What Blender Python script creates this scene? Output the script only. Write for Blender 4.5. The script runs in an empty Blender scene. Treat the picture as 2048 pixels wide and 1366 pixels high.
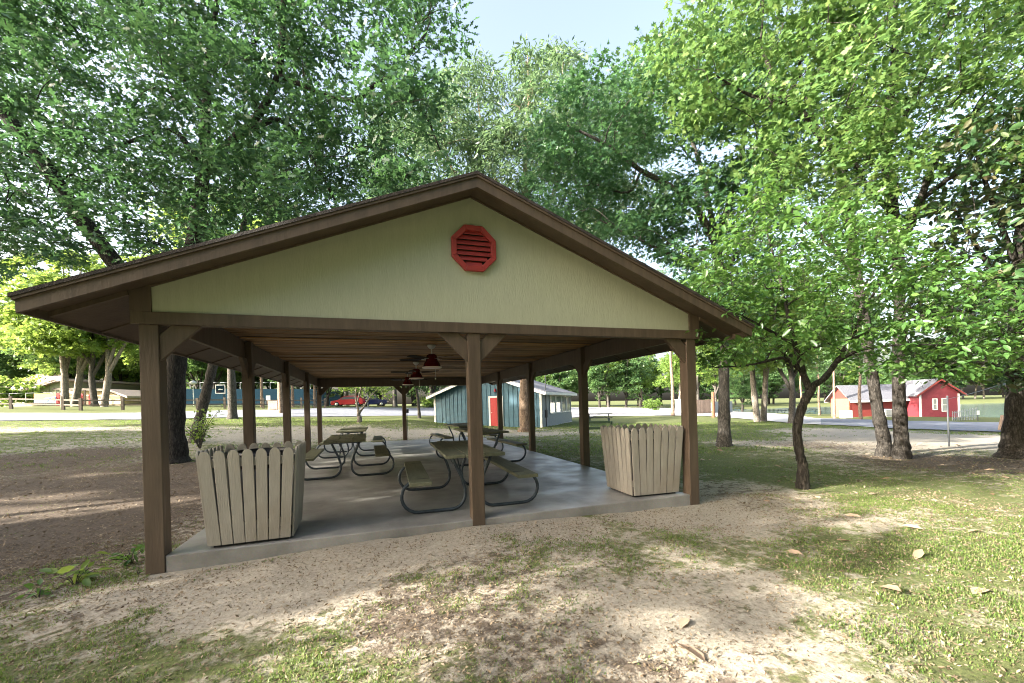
import bpy, math, random
import numpy as np
from mathutils import Vector, Matrix, Euler

random.seed(7)
RNG = np.random.default_rng(7)
scn = bpy.context.scene
COL = scn.collection

# ------------------------------------------------------------------ camera frame
FPX, CYP, YAW, ROLL = 832.2, 807.4, .3188, -.0282          # in pixels of a 2048 x 1366 picture
CAM = np.array([2.2337, -5.1417, 1.45])
_f = np.array([math.sin(YAW), math.cos(YAW), 0.]); _r0 = np.array([math.cos(YAW), -math.sin(YAW), 0.]); _u0 = np.array([0., 0., 1.])
CR = math.cos(ROLL)*_r0 + math.sin(ROLL)*_u0
CU = -math.sin(ROLL)*_r0 + math.cos(ROLL)*_u0
CF = _f

def at(px, py, d):
    return CAM + d*(CF + (px-1024)/FPX*CR - (py-CYP)/FPX*CU)

def plan(px, d):
    p = at(px, CYP - .0282*(px-1024), d)
    return float(p[0]), float(p[1])

cam = bpy.data.cameras.new('camera'); camo = bpy.data.objects.new('camera', cam); COL.objects.link(camo)
cam.sensor_width = 36; cam.lens = FPX/2048*36; cam.shift_y = (CYP-683)/2048; cam.clip_end = 2000; cam.clip_start = .05
camo.matrix_world = Matrix(((CR[0], CU[0], -CF[0], CAM[0]), (CR[1], CU[1], -CF[1], CAM[1]), (CR[2], CU[2], -CF[2], CAM[2]), (0, 0, 0, 1)))
scn.camera = camo

# ------------------------------------------------------------------ light
SUN_AZ, SUN_EL = math.radians(4), math.radians(22)          # direction the light travels in plan, height of the sun
w = bpy.data.worlds.new('World'); scn.world = w; w.use_nodes = True
nt = w.node_tree; bg = nt.nodes['Background']
sky = nt.nodes.new('ShaderNodeTexSky'); sky.sky_type = 'NISHITA'; sky.sun_disc = False
sky.sun_elevation = SUN_EL; sky.sun_rotation = math.atan2(-math.cos(SUN_AZ), -math.sin(SUN_AZ)) % (2*math.pi)
sky.air_density = 1.0; sky.dust_density = 6.5; sky.ozone_density = .8
hs = nt.nodes.new('ShaderNodeHueSaturation'); hs.inputs['Saturation'].default_value = .80
nt.links.new(sky.outputs[0], hs.inputs['Color']); nt.links.new(hs.outputs[0], bg.inputs[0]); bg.inputs[1].default_value = .14
sl = bpy.data.lights.new('sun', 'SUN'); sl.energy = 5.0; sl.angle = math.radians(.6); sl.color = (1, .94, .83)
so = bpy.data.objects.new('sun', sl); COL.objects.link(so)
so.rotation_euler = Vector((math.cos(SUN_EL)*math.cos(SUN_AZ), math.cos(SUN_EL)*math.sin(SUN_AZ), -math.sin(SUN_EL))).to_track_quat('-Z', 'Y').to_euler()
scn.view_settings.view_transform = 'Standard'; scn.view_settings.look = 'None'; scn.view_settings.gamma = 1
scn.view_settings.exposure = 2.38
scn.cycles.use_denoising = True; scn.cycles.pixel_filter_type = 'BLACKMAN_HARRIS'; scn.cycles.filter_width = 1.05
scn.cycles.max_bounces = 8; scn.cycles.transparent_max_bounces = 8
scn.cycles.sample_clamp_indirect = 6

# ------------------------------------------------------------------ materials
MATS = {}
def nmat(name):
    m = bpy.data.materials.new(name); m.use_nodes = True
    n = m.node_tree; b = n.nodes['Principled BSDF']
    return m, n, b, n.nodes.new, n.links.new

def paint(name, col, var=.12, rough=.6, bump=.15, scale=(6, 6, 6), spec=.4, metal=0, dirt=None, grain=False):
    """a painted, wooden, metal or concrete surface: uneven tone, faint stains, fine relief"""
    m, n, b, N, L = nmat(name)
    tc = N('ShaderNodeTexCoord'); mp = N('ShaderNodeMapping'); mp.inputs['Scale'].default_value = scale
    L(tc.outputs['Object'], mp.inputs[0])
    no = N('ShaderNodeTexNoise'); no.inputs['Scale'].default_value = 1.6; no.inputs['Detail'].default_value = 7; no.inputs['Roughness'].default_value = .65
    L(mp.outputs[0], no.inputs['Vector'])
    r = N('ShaderNodeValToRGB'); L(no.outputs['Fac'], r.inputs[0])
    lo = [c*(1-2*var) for c in col]; hi = [min(1, c*(1+1.6*var)) for c in col]
    r.color_ramp.elements[0].position = .3; r.color_ramp.elements[0].color = (*lo, 1)
    r.color_ramp.elements[1].position = .72; r.color_ramp.elements[1].color = (*hi, 1)
    out = r.outputs[0]
    if dirt:
        n2 = N('ShaderNodeTexNoise'); n2.inputs['Scale'].default_value = 1.3; n2.inputs['Detail'].default_value = 9
        L(tc.outputs['Object'], n2.inputs['Vector'])
        r2 = N('ShaderNodeValToRGB'); r2.color_ramp.elements[0].position = .50; r2.color_ramp.elements[1].position = .68; L(n2.outputs['Fac'], r2.inputs[0])
        mx = N('ShaderNodeMixRGB'); mx.inputs[2].default_value = (*dirt, 1)
        ml = N('ShaderNodeMath'); ml.operation = 'MULTIPLY'; ml.inputs[1].default_value = .55; L(r2.outputs[0], ml.inputs[0])
        L(ml.outputs[0], mx.inputs[0]); L(out, mx.inputs[1]); out = mx.outputs[0]
    L(out, b.inputs['Base Color'])
    b.inputs['Roughness'].default_value = rough; b.inputs['Metallic'].default_value = metal
    b.inputs['Specular IOR Level'].default_value = spec
    if bump:
        n3 = N('ShaderNodeTexNoise'); n3.inputs['Scale'].default_value = 9 if not grain else 4; n3.inputs['Detail'].default_value = 6
        L(mp.outputs[0], n3.inputs['Vector'])
        bp = N('ShaderNodeBump'); bp.inputs['Strength'].default_value = bump; bp.inputs['Distance'].default_value = .02
        L(n3.outputs['Fac'], bp.inputs['Height']); L(bp.outputs[0], b.inputs['Normal'])
    MATS[name] = m
    return m

def per_board(m, lo=.55, hi=1.3):
    n = m.node_tree; b = n.nodes['Principled BSDF']; src = b.inputs['Base Color'].links[0].from_socket
    g = n.nodes.new('ShaderNodeNewGeometry'); mr = n.nodes.new('ShaderNodeMapRange'); mr.inputs[3].default_value = lo; mr.inputs[4].default_value = hi
    n.links.new(g.outputs['Random Per Island'], mr.inputs[0]); vm = n.nodes.new('ShaderNodeVectorMath'); vm.operation = 'SCALE'
    n.links.new(src, vm.inputs[0]); n.links.new(mr.outputs[0], vm.inputs['Scale']); n.links.new(vm.outputs[0], b.inputs['Base Color'])

def leafmat(name, cols, trans, tfac=.42, rough=.42, spec=.35):
    """leaf: every leaf its own tint, light passes through the blade"""
    m, n, b, N, L = nmat(name)
    g = N('ShaderNodeNewGeometry'); r = N('ShaderNodeValToRGB'); L(g.outputs['Random Per Island'], r.inputs[0])
    while len(r.color_ramp.elements) < len(cols): r.color_ramp.elements.new(.5)
    for i, c in enumerate(cols):
        r.color_ramp.elements[i].position = i/(len(cols)-1); r.color_ramp.elements[i].color = (*c, 1)
    L(r.outputs[0], b.inputs['Base Color']); b.inputs['Roughness'].default_value = rough; b.inputs['Specular IOR Level'].default_value = spec
    t = N('ShaderNodeBsdfTranslucent')
    mx = N('ShaderNodeMixRGB'); mx.inputs[0].default_value = .75; L(r.outputs[0], mx.inputs[1]); mx.inputs[2].default_value = (*trans, 1); L(mx.outputs[0], t.inputs[0])
    ms = N('ShaderNodeMixShader'); ms.inputs[0].default_value = tfac
    L(b.outputs[0], ms.inputs[1]); L(t.outputs[0], ms.inputs[2]); L(ms.outputs[0], n.nodes['Material Output'].inputs[0])
    MATS[name] = m
    return m

def barkmat(name, dark, light, scale=7, bump=.9):
    m, n, b, N, L = nmat(name)
    tc = N('ShaderNodeTexCoord'); mp = N('ShaderNodeMapping'); mp.inputs['Scale'].default_value = (scale, scale, scale*.28)
    L(tc.outputs['Object'], mp.inputs[0])
    v = N('ShaderNodeTexVoronoi'); v.feature = 'DISTANCE_TO_EDGE'; v.inputs['Scale'].default_value = 3.2
    no = N('ShaderNodeTexNoise'); no.inputs['Scale'].default_value = 2.5; no.inputs['Detail'].default_value = 8
    L(mp.outputs[0], no.inputs['Vector'])
    ad = N('ShaderNodeVectorMath'); ad.operation = 'ADD'; L(mp.outputs[0], ad.inputs[0])
    sc_ = N('ShaderNodeVectorMath'); sc_.operation = 'SCALE'; sc_.inputs['Scale'].default_value = .7; L(no.outputs['Color'], sc_.inputs[0]); L(sc_.outputs[0], ad.inputs[1])
    L(ad.outputs[0], v.inputs['Vector'])
    mu = N('ShaderNodeMath'); mu.operation = 'MULTIPLY_ADD'; mu.inputs[1].default_value = 1.1; L(v.outputs['Distance'], mu.inputs[0]); 
    m2 = N('ShaderNodeMath'); m2.operation = 'MULTIPLY'; m2.inputs[1].default_value = .75; L(no.outputs['Fac'], m2.inputs[0]); L(m2.outputs[0], mu.inputs[2])
    r = N('ShaderNodeValToRGB'); r.color_ramp.elements[0].position = .3; r.color_ramp.elements[1].position = .75
    r.color_ramp.elements[0].color = (*dark, 1); r.color_ramp.elements[1].color = (*light, 1); L(mu.outputs[0], r.inputs[0])
    L(r.outputs[0], b.inputs['Base Color']); b.inputs['Roughness'].default_value = .9; b.inputs['Specular IOR Level'].default_value = .15
    bp = N('ShaderNodeBump'); bp.inputs['Strength'].default_value = bump; bp.inputs['Distance'].default_value = .03
    L(mu.outputs[0], bp.inputs['Height']); L(bp.outputs[0], b.inputs['Normal'])
    MATS[name] = m
    return m

BROWN = paint('brown paint', (.092, .066, .046), .14, .55, .25, (7, 7, .9), grain=True)
BROWND = paint('brown soffit', (.085, .060, .043), .12, .6, .2, (3, 3, 3))
PANEL = paint('pale green panel', (.39, .405, .295), .035, .6, .22, (9, 1, 1.4))
REDP = paint('red vent paint', (.33, .04, .036), .08, .45, .1)
BEIGE = paint('beige slat paint', (.345, .322, .280), .07, .6, .25, (9, 9, 1.2), dirt=(.25, .21, .16))
SHINGLE = paint('dark shingles', (.045, .036, .032), .3, .9, .8, (14, 14, 14))
CEIL = paint('ceiling boards', (.33, .19, .085), .32, .6, .3, (1.0, 16, 16), dirt=(.10, .055, .022))
PLANK = paint('table planks', (.14, .147, .096), .16, .6, .3, (14, 1.2, 14), dirt=(.12, .115, .06))
PIPE = paint('galvanised pipe', (.055, .07, .085), .2, .42, .05, metal=.55)
FANRED = paint('fan enamel', (.085, .006, .007), .05, .22, 0, spec=.6)
FANBLADE = paint('fan blade', (.018, .012, .010), .1, .65, 0, spec=.2)
NICKEL = paint('nickel', (.6, .6, .55), .05, .3, 0, metal=.9)
RIM = paint('white glass', (.75, .62, .55), .03, .4, 0)
BLACK = paint('black plastic', (.012, .012, .013), .1, .35, .1)
TEAL = paint('teal siding', (.035, .105, .15), .12, .55, .1, (1, 1, 3), dirt=(.045, .12, .165))
GREYWOOD = paint('grey siding', (.22, .25, .26), .08, .6, .1)
WHITE = paint('white trim', (.72, .72, .68), .05, .5, .05)
REDDOOR = paint('red door', (.36, .022, .026), .06, .4, .05)
REDSIDE = paint('red siding', (.24, .042, .034), .08, .6, .1)
SHADESIDE = paint('shaded red siding', (.20, .034, .045), .08, .6, .1)  # red siding darker and pinker, shade on the wing put into the colour
SUNRED = paint('sunlit red wall', (.32, .15, .085), .08, .6, .1)  # red end wall turned peach, warm sunlight put into the colour
CREAM = paint('cream wall', (.68, .55, .38), .06, .6, .05)
GREYROOF = paint('grey shingles', (.16, .16, .18), .25, .9, .4, (10, 10, 10))
TANROOF = paint('tan shingles', (.40, .33, .29), .15, .9, .3, (6, 6, 6))
OLIVE = paint('olive wall', (.28, .27, .14), .1, .7, .1)
CABINW = paint('cabin wall', (.36, .36, .24), .08, .7, .1)
WOODP = paint('weathered timber', (.15, .12, .095), .2, .85, .4, (10, 10, 2))
WOODL = paint('pale timber', (.42, .30, .22), .2, .85, .3, (10, 10, 2))
GREENP = paint('green bench paint', (.035, .065, .03), .12, .5, .1)
DGREEN = paint('dark green bench', (.02, .045, .05), .12, .5, .1)
STEEL = paint('steel pole', (.16, .17, .18), .1, .45, .05, metal=.5)
DSTEEL = paint('dark pole', (.05, .055, .06), .1, .5, .05)
MESHY = paint('court screen', (.012, .028, .042), .15, 1.0, 0, spec=0)
ORANGE = paint('orange vinyl', (.75, .30, .03), .05, .5, 0)
BLUEV = paint('blue vinyl', (.04, .12, .42), .05, .5, 0)
CARRED = paint('red car paint', (.42, .02, .025), .04, .2, 0, spec=.7)
CARBLUE = paint('navy car paint', (.012, .02, .07), .04, .2, 0, spec=.7)
CARGLASS = paint('car glass', (.10, .11, .12), .04, .08, 0, spec=.9)
TYRE = paint('tyre rubber', (.014, .014, .014), .1, .8, .1)
CONCB = paint('concrete block', (.40, .37, .33), .1, .8, .2)
GLASSM = paint('window glass', (.22, .25, .24), .05, .05, 0, spec=1.0)
ASPH = paint('asphalt', (.17, .18, .21), .16, .85, .3, (2.2, 2.2, 2.2), dirt=(.27, .27, .28))
PALEAS = paint('overlit asphalt', (.40, .39, .39), .1, .85, .3, (.8, .8, .8), dirt=(.30, .29, .29))  # asphalt painted paler for the strong sun on it
WATER = paint('lake water', (.10, .14, .12), .1, .12, .12, (1.5, 1.5, 1.5), spec=.8)
DRY = leafmat('dry leaves', [(.30, .20, .13), (.48, .37, .27), (.22, .13, .08)], (.4, .28, .18), .15, .7, .2)
LITTER = leafmat('brown litter', [(.09, .064, .042), (.22, .165, .105), (.34, .28, .20), (.14, .10, .065)], (.3, .2, .1), .1, .8, .15)
GRASSM = leafmat('grass blades', [(.06, .12, .03), (.11, .185, .04), (.17, .23, .06), (.30, .26, .14)], (.26, .38, .07), .4, .5, .3)

L_OAK = leafmat('oak leaves', [(.033, .088, .046), (.047, .112, .054), (.072, .135, .052)], (.12, .26, .08), .36)  # darker, bluer oak leaves, the shade over this crown put into the colour
L_OAKY = leafmat('sunny oak leaves', [(.06, .13, .04), (.09, .165, .048), (.14, .20, .055)], (.22, .38, .10), .42)  # brighter, yellower oak leaves, sunlight put into the colour
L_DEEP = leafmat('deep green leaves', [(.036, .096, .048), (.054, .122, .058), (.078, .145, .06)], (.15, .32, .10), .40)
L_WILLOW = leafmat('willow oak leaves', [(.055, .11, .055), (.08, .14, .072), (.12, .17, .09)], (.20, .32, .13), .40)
L_DOG = leafmat('dogwood leaves', [(.045, .11, .03), (.07, .15, .038), (.105, .19, .045)], (.20, .38, .06), .40, .36, .5)
L_MAG = leafmat('magnolia leaves', [(.025, .06, .026), (.035, .08, .032), (.05, .10, .035), (.10, .08, .045)], (.12, .2, .05), .22, .3, .5)
L_FAR = leafmat('far leaves', [(.08, .16, .04), (.12, .20, .045), (.17, .24, .06)], (.38, .52, .10), .45)
L_FARD = leafmat('far dark leaves', [(.05, .11, .045), (.07, .14, .05), (.10, .16, .06)], (.22, .36, .10), .42)
L_YEL = leafmat('yellow leaves', [(.25, .27, .05), (.32, .30, .05), (.20, .25, .05)], (.55, .55, .10), .45)
BARK = barkmat('dark bark', (.018, .016, .014), (.070, .062, .054))
BARKG = barkmat('grey bark', (.036, .033, .030), (.13, .118, .104))
BARKP = barkmat('pine bark', (.10, .07, .05), (.36, .27, .20), 5)
BARKL = barkmat('pale bark', (.09, .078, .066), (.30, .265, .22), 6, .6)

per_board(CEIL); per_board(PLANK, .82, 1.15); per_board(BEIGE, .92, 1.07); per_board(WOODL, .75, 1.2)

def concrete():
    m, n, b, N, L = nmat('sealed concrete')
    tc = N('ShaderNodeTexCoord')
    no = N('ShaderNodeTexNoise'); no.inputs['Scale'].default_value = .9; no.inputs['Detail'].default_value = 10; no.inputs['Roughness'].default_value = .62
    L(tc.outputs['Object'], no.inputs['Vector'])
    r = N('ShaderNodeValToRGB'); L(no.outputs['Fac'], r.inputs[0])
    r.color_ramp.elements[0].position = .32; r.color_ramp.elements[0].color = (.14, .135, .125, 1)
    r.color_ramp.elements[1].position = .68; r.color_ramp.elements[1].color = (.42, .41, .39, 1)
    n2 = N('ShaderNodeTexNoise'); n2.inputs['Scale'].default_value = 60; n2.inputs['Detail'].default_value = 4; L(tc.outputs['Object'], n2.inputs['Vector'])
    mx = N('ShaderNodeMixRGB'); mx.blend_type = 'MULTIPLY'; mx.inputs[0].default_value = .35; L(r.outputs[0], mx.inputs[1]); L(n2.outputs['Color'], mx.inputs[2])
    L(mx.outputs[0], b.inputs['Base Color'])
    r2 = N('ShaderNodeMapRange'); r2.inputs[1].default_value = .3; r2.inputs[2].default_value = .7; r2.inputs[3].default_value = .32; r2.inputs[4].default_value = .58
    n3 = N('ShaderNodeTexNoise'); n3.inputs['Scale'].default_value = 2.2; n3.inputs['Detail'].default_value = 6; L(tc.outputs['Object'], n3.inputs['Vector'])
    L(n3.outputs['Fac'], r2.inputs[0]); L(r2.outputs[0], b.inputs['Roughness'])
    b.inputs['Specular IOR Level'].default_value = .7
    bp = N('ShaderNodeBump'); bp.inputs['Strength'].default_value = .035; bp.inputs['Distance'].default_value = .02
    n4 = N('ShaderNodeTexNoise'); n4.inputs['Scale'].default_value = 5; n4.inputs['Detail'].default_value = 8; L(tc.outputs['Object'], n4.inputs['Vector'])
    L(n4.outputs['Fac'], bp.inputs['Height']); L(bp.outputs[0], b.inputs['Normal'])
    return m
CONC = concrete()

def groundmat():
    m, n, b, N, L = nmat('park ground')
    tc = N('ShaderNodeTexCoord')
    at_ = N('ShaderNodeAttribute'); at_.attribute_name = 'cover'
    sep = N('ShaderNodeSeparateColor'); L(at_.outputs['Color'], sep.inputs[0])
    def noise(s, d=6, ro=.6):
        x = N('ShaderNodeTexNoise'); x.inputs['Scale'].default_value = s; x.inputs['Detail'].default_value = d; x.inputs['Roughness'].default_value = ro
        L(tc.outputs['Object'], x.inputs['Vector']); return x.outputs['Fac']
    def ramp(inp, a, ca, c, cc):
        r = N('ShaderNodeValToRGB'); r.color_ramp.elements[0].position = a; r.color_ramp.elements[0].color = (*ca, 1)
        r.color_ramp.elements[1].position = c; r.color_ramp.elements[1].color = (*cc, 1); L(inp, r.inputs[0]); return r.outputs[0]
    nf, nm_, nl = noise(30, 9, .75), noise(8, 9, .72), noise(2.0, 7)
    sand = ramp(nf, .3, (.245, .212, .165), .7, (.49, .445, .37))
    grass = ramp(nf, .3, (.055, .072, .028), .7, (.18, .195, .080))
    lit = ramp(nf, .30, (.045, .035, .028), .72, (.22, .175, .135))
    def mask(ch, nz, gain=2.6):
        s = N('ShaderNodeMath'); s.operation = 'SUBTRACT'; s.inputs[1].default_value = .5; L(nz, s.inputs[0])
        a = N('ShaderNodeMath'); a.operation = 'MULTIPLY_ADD'; a.inputs[1].default_value = 2.2; L(s.outputs[0], a.inputs[0]); L(ch, a.inputs[2])
        mr = N('ShaderNodeMapRange'); mr.interpolation_type = 'SMOOTHSTEP'; mr.inputs[1].default_value = .32; mr.inputs[2].default_value = .68; L(a.outputs[0], mr.inputs[0]); return mr.outputs[0]
    m1 = N('ShaderNodeMixRGB'); L(mask(sep.outputs['Blue'], nm_), m1.inputs[0]); L(sand, m1.inputs[1]); L(lit, m1.inputs[2])
    ad = N('ShaderNodeMath'); ad.operation = 'ADD'; L(nm_, ad.inputs[0]); L(nl, ad.inputs[1])
    hf = N('ShaderNodeMath'); hf.operation = 'MULTIPLY'; hf.inputs[1].default_value = .5; L(ad.outputs[0], hf.inputs[0])
    m2 = N('ShaderNodeMixRGB'); L(mask(sep.outputs['Red'], hf.outputs[0]), m2.inputs[0]); L(m1.outputs[0], m2.inputs[1]); L(grass, m2.inputs[2])
    L(m2.outputs[0], b.inputs['Base Color']); b.inputs['Roughness'].default_value = .95; b.inputs['Specular IOR Level'].default_value = .1
    bp = N('ShaderNodeBump'); bp.inputs['Strength'].default_value = .7; bp.inputs['Distance'].default_value = .03
    a2 = N('ShaderNodeMath'); a2.operation = 'ADD'; L(nf, a2.inputs[0]); L(nm_, a2.inputs[1]); L(a2.outputs[0], bp.inputs['Height']); L(bp.outputs[0], b.inputs['Normal'])
    return m
GROUND = groundmat()

# ------------------------------------------------------------------ mesh helpers
class MB:
    def __init__(s): s.v = []; s.f = []
    def add(s, vs, fs):
        o = len(s.v); s.v += [tuple(map(float, p)) for p in vs]; s.f += [tuple(i+o for i in f) for f in fs]; return s
    def box(s, x0, x1, y0, y1, z0, z1, M=None):
        vs = [(x0,y0,z0),(x1,y0,z0),(x1,y1,z0),(x0,y1,z0),(x0,y0,z1),(x1,y0,z1),(x1,y1,z1),(x0,y1,z1)]
        if M is not None: vs = [tuple(M @ Vector(p)) for p in vs]
        return s.add(vs, [(3,2,1,0),(4,5,6,7),(0,1,5,4),(1,2,6,5),(2,3,7,6),(3,0,4,7)])
    def prism(s, poly, vec):
        n = len(poly); a = [Vector(p) for p in poly]; vec = Vector(vec); bb = [p+vec for p in a]
        nrm = sum(((a[i]-a[0]).cross(a[(i+1) % n]-a[0]) for i in range(1, n)), Vector((0, 0, 0)))
        if nrm.dot(vec) > 0: a, bb = bb, a                      # keep outward normals
        fs = [tuple(range(n)), tuple(range(2*n-1, n-1, -1))] + [(i, n+i, n+(i+1) % n, (i+1) % n) for i in range(n)]
        return s.add(a+bb, fs)
    def bar(s, p, q, wx, wy, up=(0, 0, 1)):
        """square bar from p to q"""
        p, q = Vector(p), Vector(q); d = (q-p).normalized(); up = Vector(up)
        a = d.cross(up)
        if a.length < 1e-4: a = d.cross(Vector((1, 0, 0)))
        a.normalize(); b2 = a.cross(d)
        a, b2 = a*wx/2, b2*wy/2
        return s.prism([p-a-b2, p+a-b2, p+a+b2, p-a+b2], q-p)
    def tube(s, pts, rad, seg=8, cap=True):
        pts = [Vector(p) for p in pts]; n = len(pts)
        if not hasattr(rad, '__len__'): rad = [rad]*n
        t = (pts[1]-pts[0]).normalized(); a = t.orthogonal().normalized(); rings = []; o = len(s.v)
        for i in range(n):
            tt = ((pts[min(i+1, n-1)]-pts[max(i-1, 0)])).normalized()
            a = (a-tt*a.dot(tt)); a = a.normalized() if a.length > 1e-6 else tt.orthogonal().normalized()
            bb = tt.cross(a)
            for k in range(seg):
                c = 2*math.pi*k/seg; p = pts[i]+(a*math.cos(c)+bb*math.sin(c))*rad[i]; s.v.append(tuple(p))
        for i in range(n-1):
            for k in range(seg):
                k2 = (k+1) % seg; s.f.append((o+i*seg+k, o+i*seg+k2, o+(i+1)*seg+k2, o+(i+1)*seg+k))
        if cap:
            s.f.append(tuple(o+k for k in reversed(range(seg)))); s.f.append(tuple(o+(n-1)*seg+k for k in range(seg)))
        return s
    def lathe(s, prof, c=(0, 0, 0), seg=20):
        o = len(s.v); n = len(prof)
        for r, z in prof:
            for k in range(seg):
                a = 2*math.pi*k/seg; s.v.append((c[0]+r*math.cos(a), c[1]+r*math.sin(a), c[2]+z))
        for i in range(n-1):
            for k in range(seg):
                k2 = (k+1) % seg; s.f.append((o+i*seg+k, o+i*seg+k2, o+(i+1)*seg+k2, o+(i+1)*seg+k))
        return s
    def build(s, name, mat, parent=None, smooth=False, bevel=0, loc=None):
        me = bpy.data.meshes.new(name); me.from_pydata(s.v, [], s.f); me.update()
        me.materials.append(mat)
        if smooth: me.polygons.foreach_set('use_smooth', [True]*len(me.polygons))
        o = bpy.data.objects.new(name, me); COL.objects.link(o)
        if parent: o.parent = parent
        if loc is not None: o.location = loc
        if bevel:
            bm_ = o.modifiers.new('edge', 'BEVEL'); bm_.width = bevel; bm_.segments = 2; bm_.limit_method = 'ANGLE'
        return o

def npmesh(name, verts, faces_flat, loop_totals, mat, parent=None, smooth=False):
    me = bpy.data.meshes.new(name)
    nv, nl, nf = len(verts), len(faces_flat), len(loop_totals)
    me.vertices.add(nv); me.vertices.foreach_set('co', np.asarray(verts, np.float32).ravel())
    me.loops.add(nl); me.loops.foreach_set('vertex_index', np.asarray(faces_flat, np.int32))
    me.polygons.add(nf)
    st = np.zeros(nf, np.int32); st[1:] = np.cumsum(loop_totals)[:-1]
    me.polygons.foreach_set('loop_start', st); me.polygons.foreach_set('loop_total', np.asarray(loop_totals, np.int32))
    if smooth: me.polygons.foreach_set('use_smooth', np.ones(nf, bool))
    me.update(calc_edges=True); me.materials.append(mat)
    o = bpy.data.objects.new(name, me); COL.objects.link(o)
    if parent: o.parent = parent
    return o

def thing(name, label, cat, loc=(0, 0, 0), rz=0, group=None):
    o = bpy.data.objects.new(name, None); COL.objects.link(o); o.location = loc; o.rotation_euler = (0, 0, rz); o.empty_display_size = .2
    o['label'] = label; o['category'] = cat
    if group: o['group'] = group
    return o
def tag(o, label, cat, group=None):
    o['label'] = label; o['category'] = cat
    if group: o['group'] = group
    return o
def struct(o): o['kind'] = 'structure'; return o
def dup(root, loc, rz=0, label=None, scale=None, group=None):
    r = root.copy(); COL.objects.link(r); r.location = loc; r.rotation_euler = (0, 0, rz)
    if scale: r.scale = (scale,)*3 if not hasattr(scale, '__len__') else scale
    if label: r['label'] = label
    if group: r['group'] = group
    for ch in list(root.children):
        c = ch.copy(); COL.objects.link(c); c.parent = r
        for g in ch.children:
            d = g.copy(); COL.objects.link(d); d.parent = c
    return r

# ------------------------------------------------------------------ terrain
def hz(px): return CYP - .0282*(px-1024)
GC = []
def gpt(px, py, d):
    p = at(px, py, d); GC.append((p[0], p[1], p[2]))
for q in [(20,950,11.3),(20,900,15),(20,870,19),(20,843,28),(20,828,33),(20,818,38),(100,812,50),(270,880,17),(270,843,28),(270,828,34),(465,838,30),(465,820,40),
          (560,827,38),(540,818,45),(718,850,27),(700,833,38),(700,817,52),(690,812,58),(838,835,34),(860,820,60),(860,812,75),(830,846,28),(600,860,22),
          (869,855,30.5),(1083,855,26.7),(1142,841,35),(1050,863,23),(1200,846,36),(1200,833,47),(1200,815,110),(1400,832,42),(1400,822,65),(1300,815,110),
          (1500,845,30),(1448,893,14),(1605,977,7.4),(1785,914,11),(2035,915,10),(1800,865,20),(1800,845,32),(1800,832,45),(2000,865,20),(2000,843,38),(2000,834,48),
          (1600,827,74),(1600,838,48),(2000,804,114),(2000,795,160),(1600,812,128),(1600,803,165)]: gpt(*q)
GC += [(0,-.15,-.16),(-1,0,-.21),(-2,1,-.22),(-2,4,-.12),(-3.4,9.5,.0),(-6,6,-.06),(3.45,13.9,-.04),(0,13.9,-.02),(7,13.9,-.05),(7,5,-.07),(7.1,2,-.12),(-.1,8,-.06),(-.1,4,-.10),
       (2,-5,-.2),(0,-4,-.22),(5,-4,-.17),(9,-3,-.17),(3.4,-.15,-.035),(2,-.2,-.09),(5.2,-.2,-.10),(6.9,-.1,-.19),(1,-.2,-.14),(3.4,-1.5,-.10),(3.4,6,-.14),(3.4,10,-.12),(-4,-3,-.24),(12,2,-.19),(8,-8,-.2),(-6,-8,-.3),
       (-80,60,3.2),(-40,120,2.6),(40,220,1.5),(160,220,1.),(160,60,-1.2),(60,-60,-.3),(-60,-60,.4),(-40,20,1.4),(-90,-90,1),(120,-90,-.5),(-25,5,.3)]
GC = np.array(GC)
# linear radial-basis surface, slightly smoothed
_K = np.linalg.norm(GC[:, None, :2]-GC[None, :, :2], axis=2)
_n = len(GC); _A = np.zeros((_n+3, _n+3)); _A[:_n, :_n] = -_K + np.eye(_n)*.4
_A[:_n, _n:] = np.c_[np.ones(_n), GC[:, :2]]; _A[_n:, :_n] = _A[:_n, _n:].T
_W = np.linalg.solve(_A, np.r_[GC[:, 2], 0, 0, 0])

def vnoise(x, y, s, seed=0):
    x = np.asarray(x, float)/s; y = np.asarray(y, float)/s
    xi, yi = np.floor(x).astype(np.int64), np.floor(y).astype(np.int64); fx, fy = x-xi, y-yi
    fx = fx*fx*(3-2*fx); fy = fy*fy*(3-2*fy)
    def h(a, b):
        n = (a*374761393 + b*668265263 + seed*974634777) & 0xffffffff
        n = ((n ^ (n >> 13))*1274126177) & 0xffffffff
        return ((n ^ (n >> 16)) & 0xffff)/65535.
    return (h(xi, yi)*(1-fx)+h(xi+1, yi)*fx)*(1-fy)+(h(xi, yi+1)*(1-fx)+h(xi+1, yi+1)*fx)*fy

# lake outline in plan: near shore runs across the right of the picture
SHORE_N = np.array([plan(1455, 84), plan(1560, 76), plan(1640, 66), plan(1760, 56), plan(1900, 50), plan(2048, 46), plan(2400, 44)])
SHORE_F = np.array([plan(1455, 118), plan(1600, 122), plan(1800, 116), plan(2000, 110), plan(2400, 100)])
def depth_px(x, y):
    dx, dy = np.asarray(x)-CAM[0], np.asarray(y)-CAM[1]
    d = dx*CF[0]+dy*CF[1]; a = dx*_r0[0]+dy*_r0[1]
    return d, 1024+FPX*a/np.maximum(d, .1)
def _sh(S, px):
    d, p = depth_px(S[:, 0], S[:, 1]); return np.interp(px, p, d)
LAKE_Z = -1.95
def inlake(x, y):
    d, px = depth_px(x, y)
    a = np.minimum(d-_sh(SHORE_N, px), _sh(SHORE_F, px)-d)
    e = (px-1440)/FPX*d                                   # closes the left end
    return np.where(d > 5, np.minimum(a, e), -99)
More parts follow.
